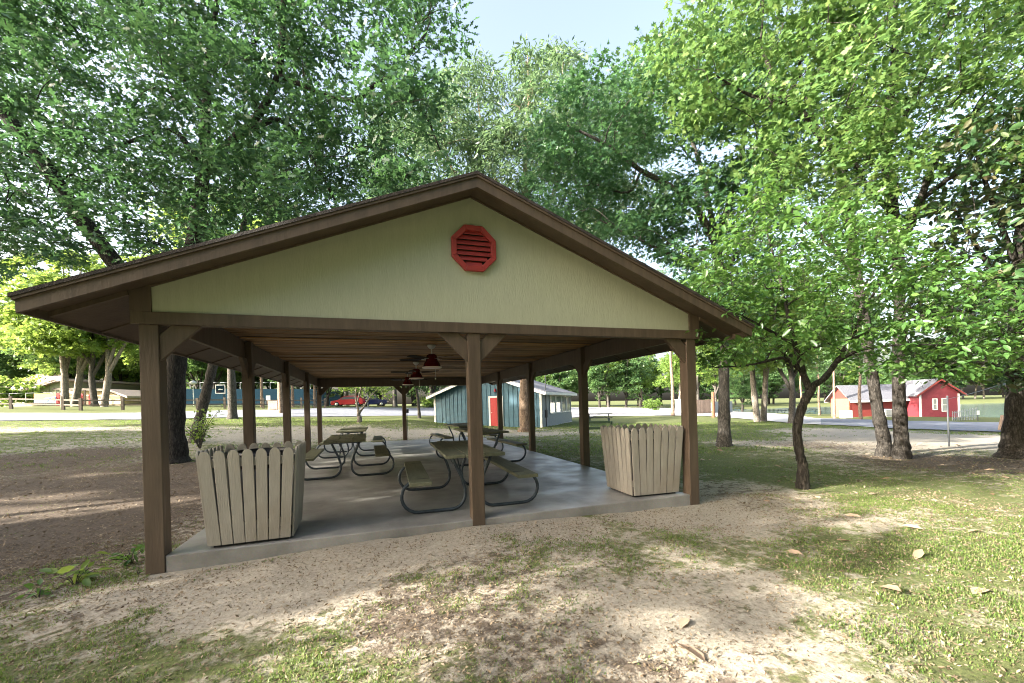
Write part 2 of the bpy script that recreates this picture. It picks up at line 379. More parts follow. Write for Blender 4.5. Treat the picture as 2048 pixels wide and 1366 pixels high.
def G(x, y):
    x = np.asarray(x, float); y = np.asarray(y, float); sh = x.shape
    X, Y = x.ravel(), y.ravel(); out = np.zeros(len(X))
    for i in range(0, len(X), 20000):
        a, b = X[i:i+20000], Y[i:i+20000]
        D = np.sqrt((a[:, None]-GC[:, 0])**2+(b[:, None]-GC[:, 1])**2)
        out[i:i+20000] = -D @ _W[:_n] + _W[_n] + _W[_n+1]*a + _W[_n+2]*b
    # gentle hump behind the shelter
    hx, hy = plan(800, 27.5); out += .26*np.exp(-(((X-hx)*.9+(Y-hy)*.25)**2/14+((Y-hy)*.9-(X-hx)*.25)**2/4))
    r = np.hypot(X-CAM[0], Y-CAM[1])
    out += (vnoise(X, Y, .9, 1)-.5)*.035*np.clip((r-1)/4, .4, 1) + (vnoise(X, Y, .25, 2)-.5)*.016
    # keep the earth under the slab
    ins = np.minimum(np.minimum(X-.0, 6.9-X), np.minimum(Y-.02, 13.4-Y))
    out = np.where(ins > -.02, np.minimum(out, -.16-.2*np.clip(ins, 0, .5)), out)
    edge = np.clip(1-np.abs(ins+.02)/.5, 0, 1)
    out = np.where((ins <= -.02) & (ins > -1.0), np.minimum(out, -.022), out)
    k = inlake(X, Y)
    out = np.where(k > 0, np.minimum(out, LAKE_Z-.15-.05*np.clip(k, 0, 20)), np.where(k > -8, np.maximum(out, LAKE_Z+.12-.0*k), out))
    return out.reshape(sh)
def g1(x, y): return float(G(np.array([x]), np.array([y]))[0])
def base(px, d):
    x, y = plan(px, d); return (x, y, g1(x, y))
def hit(px, py, lo=1.5, hi=120):
    d = CF + (px-1024)/FPX*CR - (py-CYP)/FPX*CU
    ts = np.arange(lo, hi, .05); P = CAM[None]+ts[:, None]*d[None]
    z = G(P[:, 0], P[:, 1]); k = np.argmax(P[:, 2] < z)
    return P[k]

# cover masks: red grass, green unused, blue leaf litter; the rest is bare sand
BL = []   # (x, y, radius, grass, litter)
def blob(px, py, rad, grass, lit, sx=1.0):
    p = hit(px, py, 1.2, 60); BL.append((p[0], p[1], rad, grass, lit))
for a in [(120,1060,1.1,-.2,1.0),(60,1000,1.6,-.1,1.0),(180,1000,1.4,-.2,1.1),(230,950,1.6,-.2,1.0),(100,920,2.2,.1,.9),(330,960,.9,-.3,.7),(60,1150,.6,.1,.7),
          (200,1250,.35,.55,.5),(100,1320,.4,.7,.45),(350,1330,.35,.75,.35),(600,1330,.35,.75,.4),(480,1260,.35,.5,.5),(300,1180,.4,-.3,.2),(500,1170,.5,-.6,-.5),(620,1170,.45,-.6,-.5),(640,1230,.3,.35,.5),
          (800,1340,.3,.6,.5),(950,1340,.3,.65,.5),(850,1230,.5,.1,.75),(760,1110,.4,-.5,-.2),(900,1080,.42,-.6,-.4),(1100,1055,.42,-.6,-.4),(1300,1030,.45,-.6,-.5),(1440,1050,.6,-.55,-.4),
          (850,1160,.4,.45,.5),(1000,1125,.4,.35,.5),(1150,1110,.45,.4,.35),(1290,1095,.5,.5,.35),(1420,1100,.5,.5,.3),
          (1050,1210,.5,.2,.4),(1200,1215,.4,-.05,.05),(1330,1240,.3,-.2,-.2),(1400,1280,.25,-.2,-.2),(1200,1140,.5,.4,.45),(980,1160,.5,.35,.5),(1400,1170,.5,.3,.4),(1180,1300,.4,.05,.45),(1000,1270,.4,.15,.65),(1300,1330,.35,.1,.6),(1150,1350,.3,.35,.5),
          (1500,1150,.7,.35,.35),(1500,1200,.5,.0,.2),(1480,1290,.4,.2,.6),(1600,1250,.5,.4,.35),(1700,1200,.7,.6,.2),(1850,1200,.8,.65,.15),(1750,1300,.5,.5,.2),(1900,1300,.6,.6,.25),(2000,1250,.8,.6,.1),
          (1500,1090,.6,.6,.1),(1650,1110,.9,.75,.1),(1850,1120,1.1,.75,.1),(2000,1060,1.3,.85,.1),(1750,1040,1.0,.5,.25),(1560,1010,.7,-.05,.4),(1500,985,.7,-.1,.5),(1640,1030,.5,-.1,.3),(1460,1000,.5,-.3,.2),(1850,1030,.7,.2,.3),
          (1700,970,1.4,.75,.3),(1850,980,1.5,.75,.35),(2000,960,1.5,.6,.6),(1500,930,1.6,.85,.0),(1450,870,2.2,.95,0),(1300,890,2.,.8,.1),(1230,900,1.6,.7,.2),(1600,920,1.6,.6,.3),(1750,930,1.2,.2,.8),(1900,925,1.4,.0,1.0),
          (1650,890,1.3,-.2,.6),(1480,885,1.0,.2,.3),(1560,870,2,.7,0),(1750,875,2.6,-.5,-.1),(1900,885,2.6,-.5,-.1),(2000,880,2.4,-.5,0),(1650,862,2.0,-.3,-.1),(1500,855,3,.9,0),(1700,852,2,.6,0)]: blob(*a)
BL = np.array(BL)
def cover(x, y):
    x = np.asarray(x, float); y = np.asarray(y, float); X, Y = x.ravel(), y.ravel()
    g = np.full(len(X), .62); l = np.full(len(X), .15)
    d, px = depth_px(X, Y)
    # bare trodden earth left of and behind the shelter
    left = np.exp(-(((X+4.8)/4.6)**2+((Y-4)/5.6)**2)); g -= .95*left; l += 1.0*left
    back = np.exp(-(((X-2)/8.)**2+((Y-17.)/2.3)**2)); g -= .75*back; l += .12*back
    path = np.exp(-((Y-20+.25*X)/1.6)**2)*(X < 2)*(X > -22); g -= .35*path
    rt = np.exp(-(((X-9.5)/4)**2+((Y-14.2)/.9)**2)); g -= .55*rt
    far = np.clip((d-22)/10, 0, 1); g += .3*far
    wsum = np.zeros(len(X)); gg = np.zeros(len(X)); ll = np.zeros(len(X))
    for bx, by, br, bgv, blv in BL:
        q = np.exp(-((X-bx)**2+(Y-by)**2)/(br*br)*.9); wsum += q; gg += q*bgv; ll += q*blv
    k = np.clip(wsum*1.6, 0, 1); ww = np.maximum(wsum, 1e-6)
    g = g*(1-k)+gg/ww*k; l = l*(1-k)+ll/ww*k
    return g.reshape(x.shape), l.reshape(x.shape)

def axis(lo, c0, c1, hi, fine, grow=1.07, top=3.0):
    a = list(np.arange(c0, c1, fine)); s = fine; p = c1
    while p < hi: a.append(p); s = min(s*grow, top if p < c1+170 else 20); p += s
    s = fine; p = c0-fine
    while p > lo: a.insert(0, p); s = min(s*grow, top if p > c0-120 else 20); p -= s
    return np.array(a)
gx = axis(-420, -6, 13, 520, .13); gy = axis(-160, -5.5, 14, 620, .13)
XX, YY = np.meshgrid(gx, gy); ZZ = G(XX, YY)
nx, ny = len(gx), len(gy)
idx = np.arange(nx*ny).reshape(ny, nx)
q = np.stack([idx[:-1, :-1], idx[:-1, 1:], idx[1:, 1:], idx[1:, :-1]], -1).reshape(-1, 4)
ground = npmesh('ground', np.stack([XX.ravel(), YY.ravel(), ZZ.ravel()], 1), q.ravel(), np.full(len(q), 4), GROUND, smooth=True)
struct(ground)
cg, cl = cover(XX, YY)
ca = ground.data.color_attributes.new('cover', 'FLOAT_COLOR', 'POINT')
cc = np.ones((nx*ny, 4), np.float32); cc[:, 0] = np.clip(cg.ravel(), 0, 1); cc[:, 1] = 0; cc[:, 2] = np.clip(cl.ravel(), 0, 1)
ca.data.foreach_set('color', cc.ravel())

# water sheet
lx = np.array([plan(1430, 60), plan(1760, 40), plan(2500, 38), plan(2500, 130), plan(2000, 130), plan(1430, 130)])
wm = MB(); wm.add([(p[0], p[1], LAKE_Z) for p in lx], [tuple(range(len(lx)))])
struct(wm.build('lake_water', WATER))

def ribbon(name, mat, rows, lift=.03, nu=10, sub=10):
    """paved sheet between a near edge and a far edge given as (pixel column, near distance, far distance)"""
    P = np.array(rows, float); t = np.linspace(0, len(P)-1, (len(P)-1)*sub+1)
    px = np.interp(t, range(len(P)), P[:, 0]); dn = np.interp(t, range(len(P)), P[:, 1]); df = np.interp(t, range(len(P)), P[:, 2])
    vs = []
    for i in range(len(t)):
        a, b = np.array(plan(px[i], dn[i])), np.array(plan(px[i], df[i]))
        for k in range(nu+1): vs.append(a+(b-a)*k/nu)
    vs = np.array(vs); z = G(vs[:, 0], vs[:, 1])+lift
    id2 = np.arange(len(vs)).reshape(len(t), nu+1)
    q = np.stack([id2[:-1, :-1], id2[1:, :-1], id2[1:, 1:], id2[:-1, 1:]], -1).reshape(-1, 4)
    o = npmesh(name, np.c_[vs, z], q.ravel(), np.full(len(q), 4), mat, smooth=True); return struct(o)
ribbon('road', ASPH, [(-500, 22, 28), (-200, 26, 32), (0, 28, 33.5), (270, 29, 35), (420, 30.6, 38), (560, 33, 43), (700, 37, 54), (830, 39, 64), (930, 41, 74)], .05, 16)
ribbon('road_to_lake', PALEAS, [(1135, 42, 105), (1200, 47, 108), (1330, 46, 104), (1400, 43, 88), (1470, 38, 74), (1560, 30, 58), (1640, 26.5, 46)], .05, 24)
ribbon('lakeside_road', ASPH, [(1640, 26.5, 46), (1720, 24.5, 40), (1800, 22.5, 36), (1900, 21, 34), (2048, 19.5, 32), (2400, 18, 30)], .05, 16)

# ------------------------------------------------------------------ pavilion
U, W, ROW = 6.90, .164, 3.39
ROWS = [0, ROW, 2*ROW, 3*ROW, 13.42]
UC = 3.367
slab = MB().box(W, U-W, .008, 13.43, -.5, 0).build('concrete_slab', CONC, bevel=.012); struct(slab)
pav = thing('picnic_shelter', 'open brown timber picnic shelter with pale green gable standing on a concrete slab', 'picnic shelter', (0, 0, 0))
RIDGE, SL, EAVE = 4.19, .40, .705
def roofz(u): return RIDGE-SL*abs(u-U/2)
def post(u, v, top):
    MB().box(u, u+W, v, v+W, -.45, top).build('post', BROWN, pav, bevel=.006)
for v in ROWS:
    end = v == 0 or v > 13
    post(0, v, 2.355 if end else 2.69); post(U-W, v, 2.355 if end else 2.69)
post(UC, 0, 2.355); post(UC, 13.42, 2.34)
def brace(p, q):
    m = MB(); m.bar(p, q, .045, .11, (0, 0, 1) if abs(p[1]-q[1]) > .1 else (0, 0, 1)); m.build('brace', BROWN, pav, bevel=.004)
def brace_uv(u, v, du, dv, zt=2.355, run=.365, w=.185, th=.06):
    """knee brace: mitred board from the post up to the beam"""
    a = run; b = run-w*1.42
    if du:
        y0 = v+W/2-th/2; e = u+W if du > 0 else u
        poly = [(e, y0, zt-a), (e+du*a, y0, zt), (e+du*b, y0, zt), (e, y0, zt-b)]; vec = (0, th, 0)
    else:
        x0 = u+W/2-th/2; e = v+W if dv > 0 else v
        poly = [(x0, e, zt-a), (x0, e+dv*a, zt), (x0, e+dv*b, zt), (x0, e, zt-b)]; vec = (th, 0, 0)
    if du: poly = [(p[0], p[1]-.03, p[2]) for p in poly] if v == 0 else poly
    MB().prism(poly, vec).build('brace', BROWN, pav, bevel=.004)
for v in (0, 13.42):
    brace_uv(0, v, 1, 0); brace_uv(U-W, v, -1, 0); brace_uv(UC, v, 1, 0); brace_uv(UC, v, -1, 0)
for i, v in enumerate(ROWS):
    for u in (0, U-W):
        if v > 0: brace_uv(u, v, 0, -1, 2.378, .36)
        if v < 13: brace_uv(u, v, 0, 1, 2.378, .36)
# beams
MB().box(.09, U-.09, .012, .10, 2.357, 2.70).build('beam', BROWN, pav)
MB().box(.0, U, 13.40, 13.58, 2.342, 2.70).build('beam', BROWN, pav, bevel=.006)
MB().box(.004, .064, .105, 13.395, 2.38, 2.70).build('beam', BROWN, pav, bevel=.005)
MB().box(U-.064, U-.004, .105, 13.395, 2.38, 2.70).build('beam', BROWN, pav, bevel=.005)
# ceiling: one board after another, each a little off level
cm = MB(); y = .11; rr = random.Random(3)
while y < 13.38:
    wd = min(.135, 13.395-y-.004)
    z = 2.702+rr.uniform(0, .022)
    if rr.random() < .10: z += .02
    cm.box(.07, U-.07, y, y+wd, z, z+.02); y += wd+.02
cm.build('ceiling', CEIL, pav)
MB().box(.07, U-.07, .105, 13.395, 2.76, 2.78).build('ceiling_backing', BROWND, pav)
# gable wall and trim
GT = .122
def gable(y0, y1):
    x0, x1 = .0, U
    m = MB(); m.prism([(x0, y0, 2.40), (x1, y0, 2.40), (x1, y0, roofz(x1)-GT+.02), (U/2, y0, RIDGE-GT+.02), (x0, y0, roofz(x0)-GT+.02)], (0, y1-y0, 0)); return m
gable(.004, .011).build('gable_panel', PANEL, pav)
gable(13.59, 13.60).build('gable_panel', PANEL, pav)
MB().box(-.06, U+.06, -.022, .003, 2.357, 2.482).build('gable_trim', BROWN, pav, bevel=.003)
for a, b in ((-.06, .115), (U-.115, U+.06)):
    MB().prism([(a, -.020, 2.484), (b, -.020, 2.484), (b, -.020, roofz(b)-GT), (a, -.020, roofz(a)-GT)], (0, .023, 0)).build('gable_trim', BROWN, pav)
def slope(u0, u1, v0, v1, t0, t1):
    """sheet parallel to the roof between offsets t0 and t1 below its surface"""
    m = MB()
    m.prism([(u0, v0, roofz(u0)-t0), (u1, v0, roofz(u1)-t0), (u1, v0, roofz(u1)-t1), (u0, v0, roofz(u0)-t1)], (0, v1-v0, 0)); return m
VR, VB, C = -.40, 13.98, U/2
for s in (-1, 1):
    e = C+s*(C+EAVE)                                            # eave line
    o_ = lambda k: C+s*(C+k)
    slope(C, o_(EAVE+.02), VR-.015, VB, .0, .035).build('roof', SHINGLE, pav)
    slope(C, o_(EAVE+.005), VR-.006, VB-.02, .037, .062).build('roof_trim', BROWN, pav)
    slope(C, o_(EAVE-.012), VR+.012, VR+.05, .064, .178).build('fascia', BROWN, pav)
    slope(C, o_(EAVE-.03), VR+.051, -.001, .085, .10).build('soffit', BROWND, pav)
    slope(C, o_(.062), -.018, .003, .101, GT).build('frieze', BROWN, pav)
    slope(o_(.064), o_(EAVE-.03), -.0, 13.6, .13, .145).build('soffit', BROWND, pav)
    slope(o_(.064), o_(EAVE-.035), -.04, -.002, .101, .148).build('rafter', BROWN, pav)
    slope(C, o_(EAVE-.012), VB-.08, VB-.04, .064, .178).build('fascia', BROWN, pav)
    k0, k1 = sorted((o_(EAVE-.03), o_(EAVE)))
    zt = roofz(e)
    MB().box(k0, k1, VR+.055, VB-.085, zt-.165, zt-.066).build('fascia', BROWN, pav)
    for i in range(12):
        v = .75+i*1.13
        slope(o_(.066), o_(EAVE-.032), v, v+.05, .146, .162).build('batten', BROWND, pav)
# octagonal louvred vent in the gable
vc = Vector((3.475, 0, 3.42)); vr = .31
vent = MB()
oc = [(math.cos(math.pi/8+k*math.pi/4), math.sin(math.pi/8+k*math.pi/4)) for k in range(8)]
for k in range(8):
    a, b = oc[k], oc[(k+1) % 8]
    ri = .77
    pr = [(vc.x+vr*a[0], -.045, vc.z+vr*a[1]), (vc.x+vr*b[0], -.045, vc.z+vr*b[1]), (vc.x+vr*ri*b[0], -.045, vc.z+vr*ri*b[1]), (vc.x+vr*ri*a[0], -.045, vc.z+vr*ri*a[1])]
    vent.prism(pr, (0, .048, 0))
ventf = vent.build('gable_vent', REDP, pav, bevel=.006)
lv = MB()
for k in range(7):
    z = vc.z-.205+k*.066; h = abs(z-vc.z)
    hw = vr*.77*.924 if h < vr*.77*.38 else max(.05, vr*.77*(.924-(h/(vr*.77)-.383)))
    lv.prism([(vc.x-hw, -.03, z-.01), (vc.x-hw, .0, z+.045), (vc.x-hw, .002, z+.035), (vc.x-hw, -.026, z-.016)], (2*hw, 0, 0))
lv.build('louvre', REDP, ventf)
MB().prism([(vc.x+vr*.8*a, .0005, vc.z+vr*.8*b) for a, b in oc], (0, .003, 0)).build('vent_backing', BLACK, ventf)
# small switch box and conduit on the far middle post
MB().box(UC+W, UC+W+.09, 13.30, 13.42, 1.18, 1.34).box(UC+W+.02, UC+W+.04, 13.40, 13.43, 0, 1.18).build('switch_box', DSTEEL, pav)

# ------------------------------------------------------------------ ceiling fans
def make_fan():
    f = thing('ceiling_fan', '', 'ceiling fan', (0, 0, 0), 0, 'ceiling fans in a row under the shelter roof')
    MB().lathe([(0, 0), (.085, 0), (.082, -.03), (.05, -.07), (.02, -.085), (0, -.085)]).build('canopy', NICKEL, f, True)
    MB().lathe([(.013, -.08), (.013, -.20)], seg=10).build('downrod', NICKEL, f, True)
    MB().lathe([(0, -.185), (.06, -.19), (.10, -.21), (.115, -.26), (.118, -.315), (.135, -.345), (.155, -.37), (.17, -.42), (.195, -.452)], seg=28).build('housing', FANRED, f, True)
    MB().lathe([(.20, -.452), (.202, -.462), (.195, -.475), (.10, -.483), (0, -.485)], seg=28).build('light_bowl', RIM, f, True)
    for k in range(5):
        a = math.radians(72*k+8); M = Matrix.Rotation(a, 4, 'Z') @ Matrix.Translation((0, 0, -.285)) @ Matrix.Rotation(math.radians(12), 4, 'X')
        m = MB(); pl = [(.16, -.045), (.30, -.06), (.62, -.07), (.685, -.05), (.695, 0), (.685, .05), (.62, .07), (.30, .06), (.16, .045)]
        m.prism([tuple(M @ Vector((x, y, -.003))) for x, y in pl], M.to_3x3() @ Vector((0, 0, .007)))
        bl = m.build('blade', FANBLADE, f)
        m = MB(); m.bar(M @ Vector((.10, 0, .0)), M @ Vector((.22, 0, -.006)), .03, .006); m.build('blade_iron', NICKEL, bl)
    m = MB(); m.tube([(.06, -.05, -.48), (.06, -.05, -.68)], .0025, 5); m.lathe([(0, -.68), (.012, -.69), (.012, -.705), (0, -.715)], (.06, -.05, 0), 10); m.build('pull_chain', NICKEL, f)
    return f
fan = make_fan(); fan.location = (3.37, 3.46, 2.70); fan['label'] = 'nearest red bell shaped ceiling fan, largest of the three under the roof'
dup(fan, (3.37, 6.82, 2.70), .5, 'middle red ceiling fan, partly overlapped by the nearest one')
dup(fan, (3.38, 10.2, 2.70), 1.0, 'farthest red ceiling fan hanging just before the dark end beam')

# ------------------------------------------------------------------ slatted bin surrounds
def make_bin():
    t = thing('bin_surround', '', 'bin surround', (0, 0, 0), 0, 'slatted bin surrounds at the front of the shelter')
    H, b0, b1 = 1.04, .385, .455                                # half widths at foot and top
    rr = random.Random(5)
    for s in range(4):
        M = Matrix.Rotation(s*math.pi/2, 4, 'Z'); m = MB(); n = 7
        for k in range(n):
            cb = (k-(n-1)/2)*2*b0/n; ct = (k-(n-1)/2)*2*b1/n; hw = .0535; j = rr.uniform(-.004, .004)
            def P(x, z, off):
                f_ = z/H; return M @ Vector((x, -(b0+(b1-b0)*f_)-off, z))
            out = [(cb-hw*.97, .03), (cb+hw*.97, .03), (ct+hw, H-.06+j), (ct+hw*.75, H-.022+j), (ct+hw*.35, H+j), (ct-hw*.35, H+j), (ct-hw*.75, H-.022+j), (ct-hw, H-.06+j)]
            m.prism([P(x, z, .022) for x, z in out], (M.to_3x3() @ Vector((0, .02, 0))))
        m.build('slat_panel', BEIGE, t, bevel=.003)
        for z in (.16, .86):
            m = MB(); f_ = z/H; hwid = b0+(b1-b0)*f_
            m.prism([M @ Vector((-hwid, -hwid+.0, z)), M @ Vector((hwid, -hwid, z)), M @ Vector((hwid, -hwid, z+.09)), M @ Vector((-hwid, -hwid, z+.09))], M.to_3x3() @ Vector((0, .035, 0)))
            m.build('rail', BEIGE, t)
    MB().box(-.36, .36, -.36, .36, .0, .035).build('foot_frame', BLACK, t)
    MB().box(-.34, .34, -.34, .34, .036, .05).build('floor_board', WOODP, t)
    return t
binL = make_bin(); binL.location = (.905, .47, 0); binL.rotation_euler = (0, 0, math.radians(2)); binL['label'] = 'large beige slatted bin surround beside the left front post, its liner rim showing'
binR = dup(binL, (6.26, .55, 0), math.radians(-3), 'beige slatted bin surround beside the right front post')
def make_can():
    c = thing('trash_can', '', 'trash can', (0, 0, 0), 0, 'trash cans inside the slatted surrounds')
    MB().lathe([(0, .06), (.24, .06), (.29, .90), (.27, .90), (.23, .1)], seg=24).build('can_body', DSTEEL, c, True)
    MB().lathe([(.30, .80), (.305, .94), (.296, .985), (.28, .98), (.275, .80)], seg=24).build('bag_rim', BLACK, c, True)
    return c
can = make_can(); can.location = (.95, .50, -.0); can['label'] = 'black bag lined can inside the left slatted surround, only its rim showing'
dup(can, (6.26, .55, -.04), .3, 'black lined can inside the right slatted surround')

# ------------------------------------------------------------------ picnic tables
def arc(c, r, a0, a1, n, ax):
    return [(c[0]+r*math.cos(a0+(a1-a0)*i/n), ax, c[1]+r*math.sin(a0+(a1-a0)*i/n)) for i in range(n+1)]
def make_table(S=1.05, L=2.10):
    """pipe frame table: long planks along y, two bent pipe frames"""
    t = thing('picnic_table', '', 'picnic table', (0, 0, 0), 0, 'picnic tables under the shelter')
    TH, BH, hl = .76*S, .45*S, L*S/2
    m = MB()
    for k in range(3):
        x = (k-1)*.258*S; m.box(x-.124*S, x+.124*S, -hl, hl, TH-.042*S, TH)
    m.build('table_top', PLANK, t, bevel=.005)
    for s in (-1, 1):
        x = s*.69*S
        bch = MB().box(x-.135*S, x+.135*S, -hl, hl, BH-.045*S, BH).build('bench_seat', PLANK, t, bevel=.005)
    for yy in (-.76*S, .76*S):
        m = MB(); pr = .022*S
        for s in (-1, 1):
            # from under the top, down and outward to the floor loop, out, up round to the bench
            p = [(s*.27*S, yy, TH-.045*S), (s*.23*S, yy, TH-.14*S), (s*.14*S, yy, .42*S), (s*.10*S, yy, .27*S)]
            r = .17*S
            p += [(s*(.10*S+r-r*math.cos(a)), yy, pr+r-r*math.sin(a)+.02*S*(1-a/1.571)) for a in np.linspace(.25, math.pi/2, 6)]
            p += [(s*.50*S, yy, pr)]
            R = .205*S; cx = .71*S
            p += [(s*(cx+R*math.sin(a)), yy, pr+R-R*math.cos(a)) for a in np.linspace(0, math.pi, 12)]
            p += [(s*.56*S, yy, pr+2*R)]
            m.tube(p, pr, 10)
        m.tube([(-.30*S, yy, TH-.06*S), (.30*S, yy, TH-.06*S)], pr*.9, 8)
        m.build('pipe_frame', PIPE, t, True)
    m = MB()
    for s in (-1, 1): m.tube([(s*.10*S, s*.0, TH-.06*S), (s*.13*S, s*.76*S, .36*S)], .012*S, 6)
    m.build('cross_brace', PIPE, t, True)
    return t
t1 = make_table(); t1.location = (3.53, 1.36, 0); t1.rotation_euler = (0, 0, math.radians(-2)); t1['label'] = 'nearest picnic table, right behind the middle front post, planks seen from above'
dup(t1, (4.80, 5.45, 0), math.radians(4), 'picnic table just beyond the nearest one, half hidden by the middle front post')
dup(t1, (1.62, 5.05, 0), math.radians(1), 'left picnic table seen end on just beyond the left bin surround')
dup(t1, (1.58, 8.90, 0), math.radians(-1), 'far left picnic table showing just above the left table')
dup(t1, (5.02, 8.75, 0), math.radians(4), 'farthest picnic table in the right row, before the teal building')

# ------------------------------------------------------------------ trees
def spline(pts, sub=5):
    """smooth a polyline of (x, y, z, r)"""
    P = np.array(pts, float); P = np.vstack([2*P[0]-P[1], P, 2*P[-1]-P[-2]]); out = []
    for i in range(1, len(P)-2):
        for k in range(sub):
            t = k/sub; a, b, c, d = P[i-1], P[i], P[i+1], P[i+2]
            out.append(.5*((2*b)+(-a+c)*t+(2*a-5*b+4*c-d)*t*t+(-a+3*b-3*c+d)*t**3))
    out.append(P[-2]); out = np.array(out); out[:, 3] = np.maximum(out[:, 3], .004); return out

LEAF = {}
def _leaf(name, half, fold=0., droop=0.):
    """outline from a half profile of (x along, y out)"""
    up = [(x, y) for x, y in half]; lo = [(x, -y) for x, y in reversed(half[1:-1])]
    v = [(x, y, fold*abs(y)-droop*x*x) for x, y in up+lo]
    LEAF[name] = (np.array(v), [list(range(len(v)))])
_leaf('oak', [(0, 0), (.22, .17), (.33, .06), (.58, .30), (.66, .10), (.84, .15), (1, 0)], .15, .12)
_leaf('spray', [(0, 0), (.30, .34), (.38, .12), (.72, .40), (.70, .12), (1, 0)], .2, .15)
_leaf('diamond', [(0, 0), (.45, .20), (1, 0)], .1, .1)
_leaf('wide', [(0, 0), (.35, .30), (.75, .22), (1, 0)], .2, .12)
_leaf('narrow', [(0, 0), (.4, .13), (1, 0)], .1, .25)
_v = np.array([(0, 0, 0), (.28, .20, .05), (.62, .22, .02), (1, 0, -.12), (.62, -.22, .02), (.28, -.20, .05)])
LEAF['broad'] = (_v, [[0, 3, 2, 1], [0, 5, 4, 3]])

def norm(a): return a/np.maximum(np.linalg.norm(a, axis=-1, keepdims=True), 1e-9)
def leaves_mesh(name, pos, nrm, fwd, size, kind, mat, parent=None):
    tv, tf = LEAF[kind]
    f = norm(fwd-np.sum(fwd*nrm, -1, keepdims=True)*nrm); s = np.cross(nrm, f)
    V = pos[:, None]+size[:, None, None]*(tv[None, :, :1]*f[:, None]+tv[None, :, 1:2]*s[:, None]+tv[None, :, 2:]*nrm[:, None])
    n, k = len(pos), len(tv)
    fl = np.concatenate(tf); tot = [len(x) for x in tf]
    flat = (np.arange(n)[:, None]*k+fl[None]).ravel()
    return npmesh(name, V.reshape(-1, 3), flat, np.tile(tot, n), mat, parent)

def fill_clumps(rng, clumps, per, size, flat=.75, spread=.20, droop=0., upness=.9):
    """leaf positions: every clump is a handful of sprays, so light and sky pass between them"""
    PO, NO, FW, SI = [], [], [], []
    for c in clumps:
        c0 = np.array(c[:3]); r = np.array(c[3:6]) if len(c) >= 6 else np.array([c[3]]*3)*np.array([1, 1, flat])
        n = int(per*rng.uniform(.75, 1.25)); ns = max(5, n//20)
        u = norm(rng.normal(size=(ns, 3)))*rng.uniform(.25, 1, (ns, 1))**.6
        sc = c0+u*r
        k = rng.integers(0, ns, n); sp = spread*r.mean()
        off = rng.normal(size=(n, 3))*sp*np.array([1, 1, .5]); off[:, 2] -= droop*np.linalg.norm(off[:, :2], axis=1)
        PO.append(sc[k]+off)
        nn = rng.normal(size=(n, 3))*.62+np.array([0, 0, upness])+u[k]*.25; NO.append(norm(nn))
        fw = off+rng.normal(size=(n, 3))*sp*.7; fw[:, 2] -= droop*sp; FW.append(fw); SI.append(size*rng.uniform(.65, 1.25, n))
    return np.concatenate(PO), np.concatenate(NO), np.concatenate(FW), np.concatenate(SI)

def grow(rng, mb, limbs, clumps, seg0=12, twigs=4, bow=.12, minr=.012, zmin=1.5):
    """tubes for the limbs, then a branch to every clump from the nearest wood, then twigs"""
    sk = []
    for i, L in enumerate(limbs):
        S = spline(L); n = len(S); rr = S[:, 3]
        mb.tube(S[:, :3], list(rr*(1+.06*rng.normal(size=n))), seg0 if rr[0] > .1 else 7)
        sk.append(S)
    sk = np.vstack(sk); sk = sk[sk[:, 2] > zmin]
    cs = np.array([c[:3] for c in clumps]); order = np.argsort([np.min(np.linalg.norm(sk[:, :3]-c, axis=1)) for c in cs])
    for i in order:
        c = cs[i]; v = sk[:, :3]-c; dd = np.linalg.norm(v, axis=1)+.7*np.maximum(0, v[:, 2]+.15)
        j = int(np.argmin(dd)); a = sk[j, :3]; L = np.linalg.norm(c-a)
        if L < .1: continue
        r0 = min(sk[j, 3]*.7, .010+.016*L); r0 = max(r0, minr)
        m1 = a+(c-a)*.35+rng.normal(size=3)*.07*L+np.array([0, 0, bow*L]); m2 = a+(c-a)*.7+rng.normal(size=3)*.06*L+np.array([0, 0, bow*.7*L])
        S = spline([(*a, r0), (*m1, r0*.8), (*m2, r0*.6), (*c, r0*.35)], 3)
        mb.tube(S[:, :3], list(S[:, 3]), 5, False)
        sk = np.vstack([sk, S[3:]])
        R = clumps[i][3]
        for k in range(twigs):
            e = c+norm(rng.normal(size=3))*R*np.array([.9, .9, .6]); s = S[rng.integers(len(S)//2, len(S))]
            mid = (s[:3]+e)/2+rng.normal(size=3)*.06*R
            mb.tube([s[:3], mid, e], [r0*.34, r0*.24, .003], 3, False)

def inside(poly, x, y):
    c = False; n = len(poly)
    for i in range(n):
        x1, y1 = poly[i]; x2, y2 = poly[(i+1) % n]
        if (y1 > y) != (y2 > y) and x < (x2-x1)*(y-y1)/(y2-y1)+x1: c = not c
    return c
def crown_region(rng, outline, holes, step, depths, r, flat=.75):
    """clumps spread through the volume a crown takes up (outline and distances read off the photograph)"""
    xs = [p[0] for p in outline]; ys = [p[1] for p in outline]; out = []
    for d in depths:
        y = min(ys)
        while y <= max(ys):
            x = min(xs)
            while x <= max(xs):
                jx, jy = x+rng.uniform(-.5, .5)*step, y+rng.uniform(-.5, .5)*step
                if inside(outline, jx, jy) and not any(inside(h, jx, jy) for h in holes):
                    p = at(jx, jy, d*rng.uniform(.93, 1.07)); out.append((p[0], p[1], p[2], r*rng.uniform(.75, 1.25)))
                x += step
            y += step
    return out

